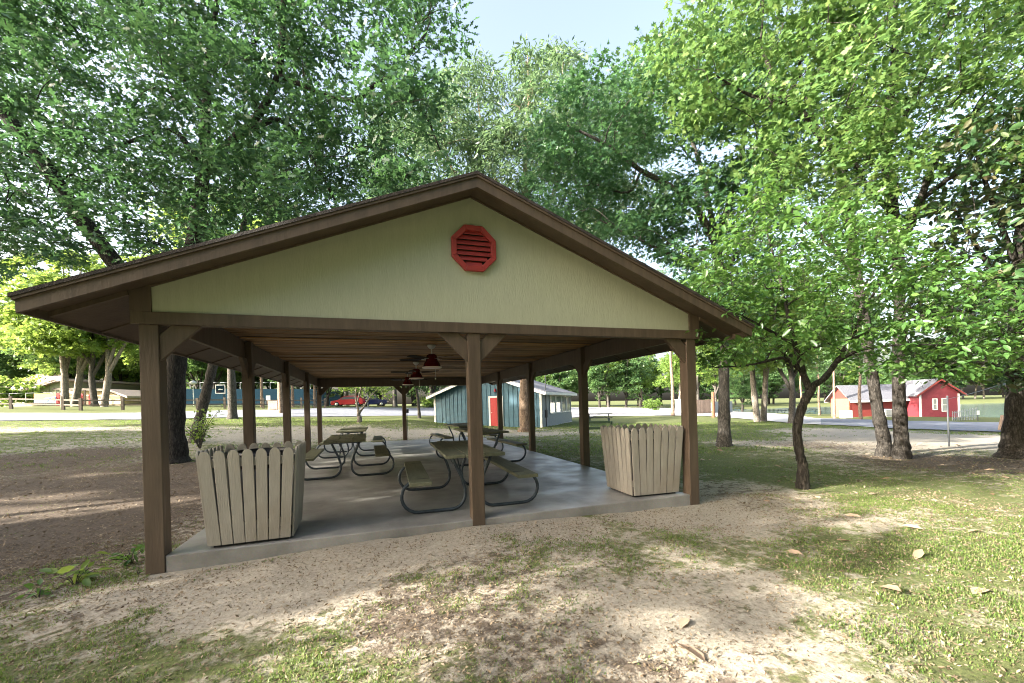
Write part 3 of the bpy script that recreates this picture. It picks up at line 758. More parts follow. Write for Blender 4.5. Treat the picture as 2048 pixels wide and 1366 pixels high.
def tree(name, label, cat, b, limbs_px, clumps, per, size, kind, lmat, bmat, seed, group=None, part='crown', **kw):
    """limbs_px: lists of (px, py, distance, radius); the first row of the first list is the foot"""
    rng = np.random.default_rng(seed); t = thing(name, label, cat, b, 0, group); o = np.array(b)
    limbs = []
    for L in limbs_px: limbs.append([(*(at(p[0], p[1], p[2])-o), p[3]) for p in L])
    f = np.array(limbs[0][0]); limbs[0][0] = (0, 0, -.15, f[3]*1.75)
    limbs[0].insert(1, (.01, 0, .12, f[3]*1.28)); limbs[0].insert(2, (.02, 0, .42, f[3]*1.03))
    cl = [(*(np.array(c[:3])-o), *c[3:]) for c in clumps]
    mb = MB(); fk = {k: kw.pop(k) for k in list(kw) if k in ('flat', 'spread', 'droop', 'upness')}
    grow(rng, mb, limbs, cl, **kw); mb.build('trunk', bmat, t, True)
    P, N_, F, S_ = fill_clumps(rng, cl, per, size, **fk)
    leaves_mesh(part, P, N_, F, S_, kind, lmat, t)
    return t

rng = np.random.default_rng(11)
# forked oak left of the shelter
oak_b = hit(348, 925); oak_d = depth_px(oak_b[0], oak_b[1])[0]; D = float(oak_d)
oakl = [[(348,925,D,.31),(347,820,D,.265),(353,715,D,.25),(356,690,D,.25)],
        [(356,700,D,.23),(376,560,D-.1,.21),(392,460,D-.3,.20),(406,345,D-.4,.16),(412,230,D-.6,.12),(416,130,D-.9,.09),(432,20,D-1.2,.06),(440,-90,D-1.4,.04)],
        [(354,705,D,.22),(290,610,D-.2,.21),(225,520,D-.5,.20),(150,420,D-.9,.185),(90,330,D-1.2,.165),(15,235,D-1.5,.14),(-90,120,D-1.8,.10),(-170,0,D-2,.07)],
        [(405,350,D-.4,.13),(470,275,D-.8,.10),(520,225,D-1.0,.09),(556,150,D-1.2,.085),(566,40,D-1.5,.07),(568,-80,D-1.6,.05)],
        [(411,225,D-.6,.10),(350,130,D-.9,.08),(300,60,D-1.1,.06),(270,-40,D-1.3,.04)],
        [(405,345,D-.4,.08),(350,262,D-.7,.065),(270,280,D-1.0,.05),(205,300,D-1.2,.035),(185,305,D-1.25,.02)],
        [(470,275,D-.8,.09),(560,240,D-.3,.075),(620,310,D+.2,.055),(670,400,D+.5,.035)],
        [(556,150,D-1.2,.07),(690,200,D-1.3,.06),(750,170,D-1.4,.055),(805,125,D-1.5,.045),(850,70,D-1.5,.03)],
        [(690,200,D-1.3,.05),(800,185,D-1.0,.04),(850,230,D-.9,.03),(880,300,D-.8,.02)]]
oak_out = [(-220,-260),(760,-260),(860,-60),(895,80),(900,170),(870,260),(850,350),(780,405),(640,440),(480,470),(330,500),(230,470),(120,520),(-40,560),(-220,480)]
oak_holes = [[(180,70),(270,70),(270,160),(200,160)],[(640,0),(740,-40),(735,60),(660,70)],[(690,190),(740,190),(740,250),(690,250)],[(200,0),(300,-20),(280,40),(210,50)],[(-10,480),(90,490),(60,540),(-10,540)]]
oc_ = crown_region(rng, oak_out, oak_holes, 82, (D-2.6, D-.6, D+1.6), .80)
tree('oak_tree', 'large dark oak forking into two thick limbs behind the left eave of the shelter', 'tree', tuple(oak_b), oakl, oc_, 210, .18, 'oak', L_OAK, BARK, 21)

# tall willow oak behind the shelter (its foot stands by the teal building)
wo_b = base(1050, 23); D = 23
wo_out = [(760,200),(830,230),(880,150),(960,115),(1000,160),(1030,75),(1070,70),(1085,130),(1110,88),(1150,100),(1180,170),(1290,150),(1330,300),(1300,480),(1150,470),(1000,400),(820,470),(700,430)]
wol = [[(1050,863,D,.34),(1050,780,D,.30),(1052,690,D,.27),(1055,560,D,.24),(1050,430,D,.19),(1052,300,D,.13),(1058,190,D,.08),(1055,110,D,.03)],
       [(1052,560,D,.13),(960,430,D-.6,.10),(900,330,D-.8,.07),(880,230,D-.8,.03)],[(1052,500,D,.12),(1110,380,D+.3,.09),(1130,260,D,.06),(1125,140,D,.03)],
       [(1052,470,D,.10),(980,330,D+1,.07),(955,200,D+1,.03)],[(1053,560,D,.11),(1180,470,D+.5,.08),(1260,380,D,.05),(1280,250,D,.03)],[(1054,600,D,.11),(900,500,D,.08),(780,420,D,.05),(760,330,D,.03)]]
woc = crown_region(rng, wo_out, [[(1000,60),(1020,60),(1020,140),(1000,140)]], 58, (D-2.2, D, D+2.2), 1.15)
tree('willow_oak', 'tall feathery willow oak, its pale trunk standing before the teal building', 'tree', wo_b, wol, woc, 260, .36, 'narrow', L_WILLOW, BARKP, 22, droop=.55, flat=.9)

# oak right of the shelter
b5 = hit(1448, 893); D = float(depth_px(b5[0], b5[1])[0])
l5 = [[(1448,893,D,.20),(1448,800,D,.175),(1447,690,D,.165),(1443,580,D,.155),(1430,480,D-.1,.14)],
      [(1432,490,D-.1,.12),(1385,405,D-.3,.10),(1322,362,D-.5,.085),(1280,340,D-.6,.075),(1230,300,D-.8,.06),(1180,272,D-.9,.045),(1130,250,D-1,.025)],
      [(1431,485,D-.1,.12),(1470,370,D,.10),(1490,250,D,.08),(1482,130,D-.2,.05),(1470,40,D-.3,.03)],
      [(1432,480,D,.10),(1400,330,D+.6,.075),(1360,220,D+.7,.05),(1330,130,D+.6,.03)],[(1282,342,D-.6,.05),(1255,385,D-.6,.04),(1180,370,D-.6,.03),(1120,400,D-.5,.015)],
      [(1440,560,D,.09),(1360,520,D-.6,.06),(1280,480,D-.8,.04),(1200,440,D-.9,.02)],[(1440,550,D,.08),(1510,470,D-.3,.06),(1570,420,D-.3,.03)]]
o5 = [(1075,215),(1140,150),(1220,170),(1300,110),(1400,70),(1500,60),(1600,200),(1600,420),(1540,600),(1440,640),(1330,560),(1220,460),(1120,420),(1060,330)]
c5 = crown_region(rng, o5, [[(1290,310),(1380,340),(1330,400),(1240,330)]], 64, (D-1.8, D-.2, D+1.6), .78)
tree('deep_green_oak', 'deep green oak reaching a long limb to the left over the right roof slope', 'tree', tuple(b5), l5, c5, 210, .16, 'spray', L_DEEP, BARKG, 23)

# two slim oaks side by side on the right lawn
b6 = hit(1768, 913); D = float(depth_px(b6[0], b6[1])[0])
l6 = [[(1768,913,D,.155),(1757,830,D,.14),(1743,740,D,.132),(1728,640,D,.13),(1712,550,D,.125),(1698,440,D,.13),(1674,325,D,.11),(1634,262,D,.095),(1590,210,D-.1,.08),(1556,172,D-.2,.06),(1520,90,D-.3,.04)],
      [(1690,400,D,.08),(1680,300,D+.4,.065),(1700,180,D+.4,.05),(1690,60,D,.03)],[(1634,262,D,.06),(1600,150,D+.4,.05),(1610,30,D,.03)],[(1590,210,D,.05),(1500,190,D-.5,.04),(1430,150,D-.6,.02)],
      [(1712,550,D,.07),(1640,470,D-.5,.05),(1560,400,D-.7,.03)]]
o6 = [(1290,90),(1380,0),(1420,-150),(1760,-200),(1800,60),(1780,260),(1720,420),(1600,420),(1500,330),(1420,260),(1330,190)]
c6 = crown_region(rng, o6, [[(1690,100),(1760,60),(1770,150),(1700,190)],[(1560,250),(1610,240),(1610,300),(1560,300)],[(1360,-40),(1440,-60),(1430,20),(1370,20)]], 78, (D-1.5, D+.2, D+1.8), .78)
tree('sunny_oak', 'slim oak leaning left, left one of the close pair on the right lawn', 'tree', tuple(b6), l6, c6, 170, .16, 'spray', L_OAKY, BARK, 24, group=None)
b7 = hit(1803, 917); D = float(depth_px(b7[0], b7[1])[0])
l7 = [[(1803,917,D,.155),(1800,840,D,.145),(1797,750,D,.137),(1799,650,D,.132),(1797,540,D,.125),(1786,430,D,.13),(1772,320,D,.11),(1780,210,D,.09),(1790,90,D,.06),(1790,-60,D,.03)],
      [(1797,500,D,.10),(1840,400,D-.4,.085),(1880,300,D-.6,.07),(1960,215,D-.8,.05),(2040,170,D-1,.03)],[(1840,400,D-.4,.06),(1930,340,D-.6,.045),(2030,330,D-.8,.03)],
      [(1786,430,D,.07),(1720,350,D-.6,.05),(1690,250,D-.8,.03)],[(1775,300,D,.06),(1850,150,D-.5,.045),(1900,20,D-.6,.03)]]
o7 = [(1640,-200),(2200,-200),(2200,330),(2060,380),(1960,260),(1900,330),(1820,470),(1700,520),(1640,400),(1680,250),(1640,80)]
c7 = crown_region(rng, o7, [[(1940,260),(2010,240),(2010,330),(1900,330)],[(1860,360),(1930,350),(1930,440),(1870,440)]], 84, (D-2.2, D-.6, D+1.2), .80)
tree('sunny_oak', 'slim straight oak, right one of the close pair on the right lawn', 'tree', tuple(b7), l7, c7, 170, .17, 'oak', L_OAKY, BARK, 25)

# magnolia at the right edge
b9 = hit(2036, 916); D = float(depth_px(b9[0], b9[1])[0])
l9 = [[(2036,916,D,.27),(2038,820,D,.24),(2040,700,D,.22),(2046,560,D,.19),(2052,420,D,.15),(2060,280,D,.10)],
      [(2040,720,D,.08),(1980,640,D-.5,.06),(1920,560,D-.6,.04),(1880,500,D-.6,.02)],[(2040,640,D,.07),(1970,520,D,.05),(1910,420,D,.03)],[(2046,560,D,.07),(1990,420,D,.05),(1950,300,D,.03)],
      [(2039,760,D,.06),(1980,730,D-.6,.045),(1910,720,D-.8,.02)]]
o9 = [(1880,330),(1960,250),(2060,200),(2250,250),(2250,760),(2050,770),(1960,740),(1860,770),(1840,730),(1850,620),(1830,540),(1870,450)]
c9 = crown_region(rng, o9, [[(1870,380),(1920,370),(1920,440),(1880,450)]], 70, (D-1.2, D+.3, D+1.6), .62)
tree('magnolia_tree', 'dark broad leaved magnolia with thick black trunk at the right edge', 'tree', tuple(b9), l9, c9, 75, .20, 'broad', L_MAG, BARK, 26, upness=.4)

# small dogwood close by on the right
b8 = hit(1605, 977); D = float(depth_px(b8[0], b8[1])[0])
l8 = [[(1605,977,D,.082),(1600,910,D,.076),(1594,860,D,.074),(1604,815,D,.072),(1620,783,D,.072),(1625,770,D,.066)],
      [(1622,785,D,.06),(1607,750,D-.05,.055),(1599,720,D-.1,.05),(1590,690,D-.2,.04),(1578,640,D-.3,.03),(1560,560,D-.3,.02),(1530,450,D-.3,.01)],
      [(1603,742,D-.1,.04),(1580,724,D-.2,.033),(1562,716,D-.3,.028),(1500,730,D-.5,.018),(1430,735,D-.6,.008)],
      [(1624,772,D,.06),(1650,755,D+.1,.052),(1672,725,D+.2,.045),(1700,680,D+.2,.038),(1740,600,D+.2,.025),(1790,520,D+.1,.012)],
      [(1672,725,D+.2,.035),(1720,700,D-.2,.028),(1800,690,D-.4,.018),(1900,690,D-.5,.008)],[(1700,680,D+.2,.03),(1800,640,D+.6,.02),(1930,620,D+.7,.01)],[(1590,690,D-.2,.03),(1500,640,D-.6,.018),(1420,600,D-.8,.008)]]
o8 = [(1480,390),(1530,355),(1570,380),(1590,440),(1680,400),(1740,430),(1850,500),(1960,540),(2050,600),(2090,700),(2060,750),(1960,750),(1850,755),(1740,740),(1640,700),(1560,700),(1480,740),(1410,745),(1385,690),(1440,640),(1375,570),(1360,510),(1440,480),(1440,420)]
c8 = crown_region(rng, o8, [[(1560,560),(1600,560),(1600,640),(1560,640)]], 46, (D-1.0, D-.3, D+.5, D+1.2), .40)
tree('dogwood_tree', 'small crooked dogwood with large bright leaves on the lawn right of the shelter', 'tree', tuple(b8), l8, c8, 34, .115, 'broad', L_DOG, BARK, 27, flat=.35, zmin=.9, droop=.25, upness=1.0, minr=.005, twigs=3, bow=.05)

# leaning trunk and sapling left of the shelter
b2 = base(390, 17); D = 17
l2 = [[(390,884,D,.19),(402,830,D,.18),(416,770,D,.17),(430,715,D,.165),(455,610,D,.15),(478,500,D,.12),(500,380,D,.08),(520,280,D,.04)],[(470,540,D,.07),(400,440,D,.05),(360,360,D,.03)],[(478,500,D,.07),(560,430,D,.05),(620,380,D,.03)]]
o2 = [(300,330),(420,240),(600,240),(720,330),(700,450),(560,560),(420,600),(330,520),(280,420)]
c2 = crown_region(rng, o2, [], 72, (D-1, D+1), 1.1)
tree('leaning_tree', 'slim dark tree leaning right beside the leafy shrub', 'tree', b2, l2, c2, 110, .24, 'spray', L_OAK, BARKG, 28)

# ---- generic trees, one mesh pair per kind
def generic(name, H, crown0, rad, nclump, per, leaf, kind, lmat, bmat, seed, r0, lean=0., forks=0, shape='oval', clump=1.2, droop=.2):
    rng = np.random.default_rng(seed); t = thing(name, 'x', 'tree'); 
    top = H*.9; tr = [(0, 0, -.2, r0*1.35), (0, 0, .4, r0)]
    for k in range(1, 6): tr.append((lean*k/5*H*.3+rng.normal()*.12, rng.normal()*.12, .4+(top-.4)*k/5, r0*(1-.85*k/5)))
    limbs = [tr]
    for k in range(forks):
        a = rng.uniform(0, 6.28); z0 = crown0*rng.uniform(.55, 1.0); R = rad*rng.uniform(.5, .8)
        x0 = np.interp(z0, [p[2] for p in tr], [p[0] for p in tr])
        limbs.append([(x0, 0, z0, r0*.55), (x0+R*.35*math.cos(a), R*.35*math.sin(a), z0+(H-z0)*.25, r0*.45), (x0+R*.8*math.cos(a), R*.8*math.sin(a), z0+(H-z0)*.55, r0*.25), (x0+R*math.cos(a), R*math.sin(a), z0+(H-z0)*.8, r0*.1)])
    cl = []
    cz, rz = (H+crown0)/2, (H-crown0)/2
    for k in range(nclump):
        u = norm(rng.normal(size=3))*rng.uniform(.15, 1)**.5
        if shape == 'cone': u[:2] *= (1-.45*(u[2]+1)/2)
        cl.append((u[0]*rad+lean*(cz+u[2]*rz)*.3, u[1]*rad, cz+u[2]*rz, clump*rng.uniform(.7, 1.3)))
    mb = MB(); grow(rng, mb, limbs, cl, seg0=9, twigs=1, zmin=crown0*.5, minr=.02); mb.build('trunk', bmat, t, True)
    P, N_, F, S_ = fill_clumps(rng, cl, per, leaf, droop=droop)
    leaves_mesh('crown', P, N_, F, S_, kind, lmat, t); return t
KIND = {}
KIND['oak'] = generic('shade_tree', 15, 5.0, 5.2, 56, 150, .42, 'spray', L_FAR, BARKG, 41, .30, forks=3)
KIND['dense'] = generic('shade_tree', 13, 2.4, 5.0, 64, 150, .42, 'spray', L_FARD, BARK, 42, .28, forks=3)
KIND['gap'] = generic('shade_tree', 13, 2.4, 5.0, 40, 110, .36, 'spray', L_FARD, BARK, 48, .28, forks=3, clump=1.0)  # only for unseen trees, crown kept open to let sun flecks through
KIND['tall'] = generic('tall_tree', 20, 8.5, 4.2, 50, 130, .42, 'wide', L_FARD, BARKP, 43, .26, shape='cone')
KIND['light'] = generic('shade_tree', 12, 3.4, 4.4, 44, 150, .38, 'spray', L_FAR, BARKL, 44, .24, lean=.15, forks=2)
KIND['pine'] = generic('pine_tree', 20, 9.5, 3.2, 34, 130, .36, 'narrow', L_FARD, BARKP, 45, .24, shape='cone')
KIND['bush'] = generic('bush', 2.6, .2, 1.8, 22, 120, .22, 'wide', L_FAR, BARK, 46, .05, clump=.6)
KIND['small'] = generic('small_tree', 7, 2.6, 2.9, 34, 130, .24, 'wide', L_FARD, BARKG, 47, .13, forks=2, clump=.8)
used = set()
def put(kind, px, d, label, s=1., rz=None, cat='tree', group=None, xy=None):
    x, y = xy if xy else plan(px, d); loc = (x, y, g1(x, y)); rz = random.uniform(0, 6.28) if rz is None else rz
    if kind not in used:
        used.add(kind); o = KIND[kind]; o.location = loc; o.rotation_euler = (0, 0, rz); o.scale = (s, s, s)
        o['label'] = label
        if group: o['group'] = group
        o['category'] = cat; return o
    o = dup(KIND[kind], loc, rz, label, s, group); o['category'] = cat
    if not group and 'group' in o: del o['group']
    return o
put('oak', 465, 30, 'thick grey trunked tree on the near road verge beside the second left post', 1.05)
put('tall', 562, 38, 'pale trunked tree at the road verge just left of the middle left post', .95)
put('light', 131, 46, 'dark left trunk of the cluster before the low tan roofed cabin', 1.45, 2.0)
put('light', 152, 47, 'bright leaning trunk in the middle of the cluster before the cabin', 1.5, .2)
put('oak', 190, 47, 'dark leaning trunk right of the cabin trunk cluster', 1.15, .7)
put('light', 210, 46, 'pale trunk leaning right beside the cabin porch', 1.45, .1)
put('tall', 524, 50, 'thin pale trunk beyond the road, just right of the second left post', .7)
put('tall', 586, 52, 'slender pale trunk beyond the road between the middle and fourth left posts', .75)
put('tall', 630, 54, 'slender trunk beyond the fence between the fourth and last left posts', .75)
put('dense', 655, 56, 'dark trunk beyond the fence just right of the left rear corner post', .7)
put('small', 838, 34, 'small dark tree leaning right between the rear middle post and the teal building', 1.0, 0)
put('pine', 1345, 46, 'slim reddish pine trunk just left of the right front post', .85)
put('light', 1512, 31, 'left stem of the forked mottled pair beyond the right lawn', 1.0, 1.2)
put('light', 1526, 31.5, 'right stem of the forked mottled pair beyond the right lawn', .95, 4.4)
put('oak', 1582, 29, 'pale sunlit trunk just left of the crooked dogwood', .75, 3.)
put('tall', 1602, 58, 'leaning pale trunk by the lake seen through the dogwood fork', .62)
put('tall', 1638, 55, 'slim trunk at the lake edge right of the dogwood stem', .60)
put('pine', 1668, 46, 'thin dark trunk before the pale end wall of the red building', .6)
put('tall', 1720, 40, 'grey trunk before the middle of the red building', .62)
put('dense', 1484, 72, 'dark trunk at the lake shore left of the mottled pair', .7)
put('dense', 1199, 104, 'dark leaning tree across the pale road beside the second right post', 1.1)
put('oak', 1217, 108, 'light grey trunk far across the pale road', 1.25)
put('dense', 1252, 106, 'round dark tree far across the pale road, right of the grey trunk', 1.2)
put('light', 1285, 112, 'bright low crowned tree far across the pale road', 1.3)
put('bush', 1305, 70, 'low dark bush on the pale road edge left of the pine', .9, cat='bush')
put('bush', 858, 66, 'yellowish bush at the roadside left of the teal building', 1.0, cat='bush')
put('oak', 1395, 62, 'broad green tree behind the timber screen', .85)
put('bush', 20, 60, 'dense shrub behind the left end of the cabin roof', 2.2, cat='bush')
FARG = 'far woodland trees closing the view'
far = []
rr = random.Random(9)
for px in range(-160, 900, 40): far.append((px+rr.uniform(-16, 16), rr.uniform(66, 82)))
for px in range(-120, 900, 44): far.append((px+rr.uniform(-20, 20), rr.uniform(84, 104)))
for px in range(900, 1460, 36): far.append((px+rr.uniform(-16, 16), rr.uniform(120, 150)))
for px in range(1000, 1440, 70): far.append((px+rr.uniform(-16, 16), rr.uniform(82, 100) if px > 1300 else rr.uniform(128, 150)))
for px in range(1440, 2260, 30): far.append((px+rr.uniform(-14, 14), rr.uniform(138, 165)))
for i, (px, d) in enumerate(far):
    k = rr.choice(['oak', 'dense', 'dense', 'light', 'dense'])
    put(k, px, d, 'leafy tree in the far woods that close the view behind road and lake', rr.uniform(1.0, 1.35), group=FARG)
# unseen trees added left of and behind the view to shade shelter and lawn
SHG = 'shade trees added out of view beside and behind the viewpoint'
for (x, y, s, k) in [(-18.5, 1.2, 1.10, 'gap'), (-25, 11.5, 1.2, 'gap'), (-41, 7, 2.0, 'gap'), (-14, -10.7, .95, 'dense'), (-12.5, .5, .80, 'gap'), (-13.5, -.8, .70, 'dense'), (-36, 12, 1.5, 'dense'), (-30, 19, 1.4, 'oak'),
                     (-9, -15, 1., 'dense'), (-1, -13.5, .95, 'dense'), (5, -12, 1.0, 'dense'), (11, -10.5, .95, 'oak'), (17, -6, 1.0, 'dense'), (1, -21, 1.2, 'dense'), (10, -18, 1.2, 'dense'), (20, -14, 1.2, 'dense'), (-14, -22, 1.2, 'dense')]:  # this row is added behind the viewpoint to cut down the sky light
    put(k, 0, 0, 'unseen tree added out of view to shade the shelter and lawn', s, group=SHG, xy=(x, y))

# small forked tree between tables and road
b14 = base(718, 27); D = 27
l14 = [[(718,851,D,.13),(717,835,D,.11),(718,824,D,.11)],[(718,826,D,.08),(714,808,D,.065),(711,790,D,.05),(714,770,D,.03)],[(718,826,D,.08),(728,813,D,.06),(738,798,D,.05),(748,786,D,.03)],[(714,806,D,.05),(720,785,D,.04),(724,760,D,.02)]]
c14 = crown_region(rng, [(660,780),(690,750),(720,730),(760,740),(790,770),(770,792),(740,784),(700,782)], [], 17, (D-1, D, D+1), .5)
tree('forked_tree', 'small forked tree with bare pale stems standing in the middle distance behind the left tables', 'tree', b14, l14, c14, 40, .17, 'wide', L_FAR, BARKL, 29, zmin=.6, minr=.01, twigs=2)
# sapling shrub beside the leaning tree, weeds by the corner post
def plant(name, label, cat, loc, h, r, n, leaf, mat, seed, kind='broad', stems=6):
    rng = np.random.default_rng(seed); t = thing(name, label, cat, loc); mb = MB(); pos = []
    for k in range(stems):
        a = rng.uniform(0, 6.28); rr_ = r*rng.uniform(.3, 1); e = np.array([rr_*math.cos(a), rr_*math.sin(a), h*rng.uniform(.5, 1)])
        S = spline([(0, 0, -.03, .012*h+.003), (*(e*np.array([.35, .35, .55])), .008*h+.002), (*e, .003)], 4); mb.tube(S[:, :3], list(S[:, 3]), 5)
        for q in range(n//stems):
            s = S[rng.integers(len(S)//3, len(S)), :3]; pos.append(s+rng.normal(size=3)*leaf*.5)
    mb.build('stem', BARKG, t, True); pos = np.array(pos); m = len(pos)
    leaves_mesh('foliage', pos, norm(rng.normal(size=(m, 3))*.5+np.array([0, 0, .8])), pos*np.array([1, 1, 0])+rng.normal(size=(m, 3))*r*.5, leaf*rng.uniform(.6, 1.2, m), kind, mat, t)
plant('shrub', 'yellow green leafy shrub at the foot of the leaning tree', 'shrub', base(398, 15.5), 1.7, .75, 260, .16, L_FAR, 51, stems=12)
plant('weed', 'broad leaved weed growing against the left front post', 'weed', tuple(hit(262, 1128)), .20, .20, 34, .10, L_DOG, 52)
plant('weed', 'long leaved weed on bare soil to the left of the corner post', 'weed', tuple(hit(150, 1172)), .20, .18, 30, .13, L_FAR, 53)
plant('weed', 'tiny weed seedling on the pale sand below the left front post', 'weed', tuple(hit(276, 1152)), .07, .05, 10, .05, L_DOG, 54, stems=3)
plant('weed', 'flat weed with bright leaves low on the left lawn', 'weed', tuple(hit(78, 1196)), .08, .10, 16, .08, L_DOG, 55, stems=4)

# ------------------------------------------------------------------ buildings
def along(P, Q, px):
    """point on the plan line P-Q that stands in pixel column px"""
    P, Q = np.array(P[:2]), np.array(Q[:2]); lo, hi = 0., 1.
    f = lambda t: depth_px(*(P+(Q-P)*t))[1]-px
    s = f(0) > f(1)
    for _ in range(40):
        m = (lo+hi)/2
        if (f(m) > 0) == s: lo = m
        else: hi = m
    return P+(Q-P)*lo, lo
def V3(p, z): return Vector((p[0], p[1], z))
# teal building
A = np.array(plan(869, 30.5)); B = np.array(plan(1083, 26.7)); C_ = np.array(plan(1142, 34.5)); D_ = A+C_-B
gz = -.12; ez = 2.16; az = 3.55
tb = thing('teal_building', 'teal timber building with red door, white trim and a window strip', 'building', (*B, gz)); 
def loc(p, z): return (p[0]-B[0], p[1]-B[1], z-gz)
n_ = norm(C_-B); fa = norm(A-B)                               # back along the side, along the front
mid = (A+B)/2; midb = (D_+C_)/2
back = Vector((*(D_-A), 0))
MB().prism([loc(A, gz-.4), loc(B, gz-.4), loc(B, ez), loc(mid, az), loc(A, ez)], back).build('wall', TEAL, tb)
m = MB(); LA = np.linalg.norm(A-B); out_ = -n_
for k in range(1, int(LA/.34)):
    p = B+fa*k*.34; zt = ez+(az-ez)*(1-abs(k*.34-LA/2)/(LA/2))-.08
    a_ = p+out_*.012
    m.bar(loc(a_, gz-.2), loc(a_, zt), .035, .02, (fa[0], fa[1], 0))
m.build('siding_batten', TEAL, tb)
for e, s in ((A, 1), (B, -1)):
    p = e+out_*.02-fa*s*.05; m = MB(); m.bar(loc(p, gz-.2), loc(p, ez-.03), .14, .05, (out_[0], out_[1], 0)); m.build('corner_trim', WHITE, tb)
for e, s in ((A, 1), (B, -1)):
    o1 = e+fa*s*.40; zo = ez-(az-ez)/(LA/2)*.40
    f0, f1 = out_*.45, (D_-A)-out_*.45
    q0, q1 = o1+f0, mid+f0
    nz = .13
    rf = MB().prism([loc(q0, zo+.02), loc(q1, az+.04), loc(q1, az+.04+nz), loc(q0, zo+.02+nz)], Vector((*(f1-f0), 0))).build('roof', GREYROOF, tb)
    MB().prism([loc(q0+out_*.03, zo-.10), loc(q1+out_*.03, az-.08), loc(q1+out_*.03, az+.10), loc(q0+out_*.03, zo+.08)], Vector((*(-out_*.028), 0))).build('barge_board', WHITE, tb)
    MB().prism([loc(q0+fa*s*.012, zo-.06), loc(q0+fa*s*.012, zo+.12), loc(q0+fa*s*.05, zo+.12), loc(q0+fa*s*.05, zo-.06)], Vector((*(f1-f0), 0))).build('gutter', WHITE, tb)
d0, t0 = along(B, A, 981); d1, t1_ = along(B, A, 1003)
def quad_out(mb, P, Q, z0, z1, off, th, o_, L=loc):
    P, Q = P+o_*off, Q+o_*off
    return mb.prism([L(P, z0), L(Q, z0), L(Q, z1), L(P, z1)], Vector((*(o_*th), 0)))
dr = quad_out(MB(), d0, d1, gz+.03, gz+2.0, .012, .03, out_).build('door', REDDOOR, tb)
m = MB(); e1, e0 = d1+(d1-d0)*.14, d0-(d1-d0)*.14
quad_out(m, e0, d0-(d1-d0)*.005, gz, gz+2.12, .010, .05, out_); quad_out(m, d1+(d1-d0)*.005, e1, gz, gz+2.12, .010, .05, out_); quad_out(m, d0, d1, gz+2.005, gz+2.12, .010, .05, out_)
m.build('door_frame', WHITE, tb)
p = d0*.88+d1*.12+out_*.05
MB().lathe([(0, -.03), (.03, -.02), (.03, .02), (0, .03)], loc(p, gz+1.0), 8).build('door_handle', NICKEL, dr)
p = (d0+d1)/2+out_*.10
MB().lathe([(.02, .12), (.07, .05), (.09, -.08), (0, -.10)], loc(p, gz+2.5), 10).build('door_lamp', REDDOOR, tb)
# side with the window strip
so_ = -fa; LS = np.linalg.norm(C_-B)
quad_out(MB(), B, C_, gz-.2, gz+.78, .012, .03, so_).build('grey_wainscot', GREYWOOD, tb)
quad_out(MB(), B, C_, gz-.28, gz-.02, .045, .05, so_).build('plinth', WHITE, tb)
quad_out(MB(), B, B+n_*1.6, gz+.785, ez-.05, .012, .03, so_).build('grey_wainscot', GREYWOOD, tb)
nw = 4; w0 = 1.75; ww_ = (LS-w0-.2)/nw
for k in range(nw):
    P, Q = B+n_*(w0+k*ww_+.05), B+n_*(w0+(k+1)*ww_-.05)
    m = MB(); fr = n_*.07
    quad_out(m, P, Q, gz+.80, gz+.88, .012, .07, so_); quad_out(m, P, Q, gz+2.02, gz+2.10, .012, .05, so_)
    quad_out(m, P, P+fr, gz+.885, gz+2.015, .012, .05, so_); quad_out(m, Q-fr, Q, gz+.885, gz+2.015, .012, .05, so_)
    wf = m.build('window', WHITE, tb)
    quad_out(MB(), P+fr, Q-fr, gz+.885, gz+2.015, .010, .012, so_).build('pane', GLASSM, wf)
p = B+n_*.7+so_*.1; m = MB(); m.bar(loc(p, gz+.6), loc(p, gz+1.1), .22, .12, (so_[0], so_[1], 0)); m.tube([loc(p, gz), loc(p, gz+3.9)], .03, 6); m.build('meter_and_mast', DSTEEL, tb)

# tan roofed cabin, far left
Dc = 62.; c0 = np.array(plan(36, Dc)); cz0 = g1(*c0)-.3
cb = thing('cabin', 'olive and cream cabin with a broad tan roof on the far left', 'cabin', (*c0, cz0))
def cl_(px, py, dd=0): p = at(px, py, Dc+dd); return (p[0]-c0[0], p[1]-c0[1], p[2]-cz0)
bk = Vector(CF)*13; ob = Vector(CF)
MB().prism([cl_(-60, 820), cl_(133, 820), cl_(133, 762), cl_(110, 764), cl_(36, 787), cl_(-60, 789)], bk).build('wall', CABINW, cb)
MB().prism([cl_(136, 820), cl_(247, 820), cl_(247, 795), cl_(215, 783), cl_(136, 781)], bk*.8).build('wing_wall', CREAM, cb)
MB().prism([cl_(58, 789, -.06), cl_(98, 789, -.06), cl_(98, 770, -.06), cl_(60, 782, -.06)], ob*.05).build('gable_boards', OLIVE, cb)
for nm, pts in (('roof', [(-70, 786), (35, 783), (110, 759), (136, 757), (136, 761), (110, 763), (35, 787), (-70, 790)]), ('roof', [(136.5, 776), (215, 778), (254, 792), (254, 796), (215, 782), (136.5, 780)])):
    P = [cl_(x, y, -.7) for x, y in pts]
    k = len(pts)//2
    for i in range(k-1):
        MB().prism([P[i], P[i+1], P[-2-i], P[-1-i]], bk*1.08).build(nm, TANROOF, cb)
q_ = [cl_(35, 782.6, -.6), cl_(110, 758.6, -.6), cl_(134, 756.6, -.6), cl_(134, 746, 5), cl_(76, 748, 5), cl_(-4, 774, 5), cl_(-40, 785, -.6)]
rm = MB(); rm.add(q_+[(p[0], p[1], p[2]-.12) for p in q_], [(5, 4, 1, 0), (4, 3, 2, 1), (6, 5, 0)]); rm.build('roof', TANROOF, cb)
for a, b_, c in ((112, 121, 796), (161, 166, 797), (177, 183, 798)):
    MB().prism([cl_(a, 816, -.06), cl_(b_, 816, -.06), cl_(b_, c-10, -.06), cl_(a, c-10, -.06)], ob*.05).build('door', REDDOOR, cb)
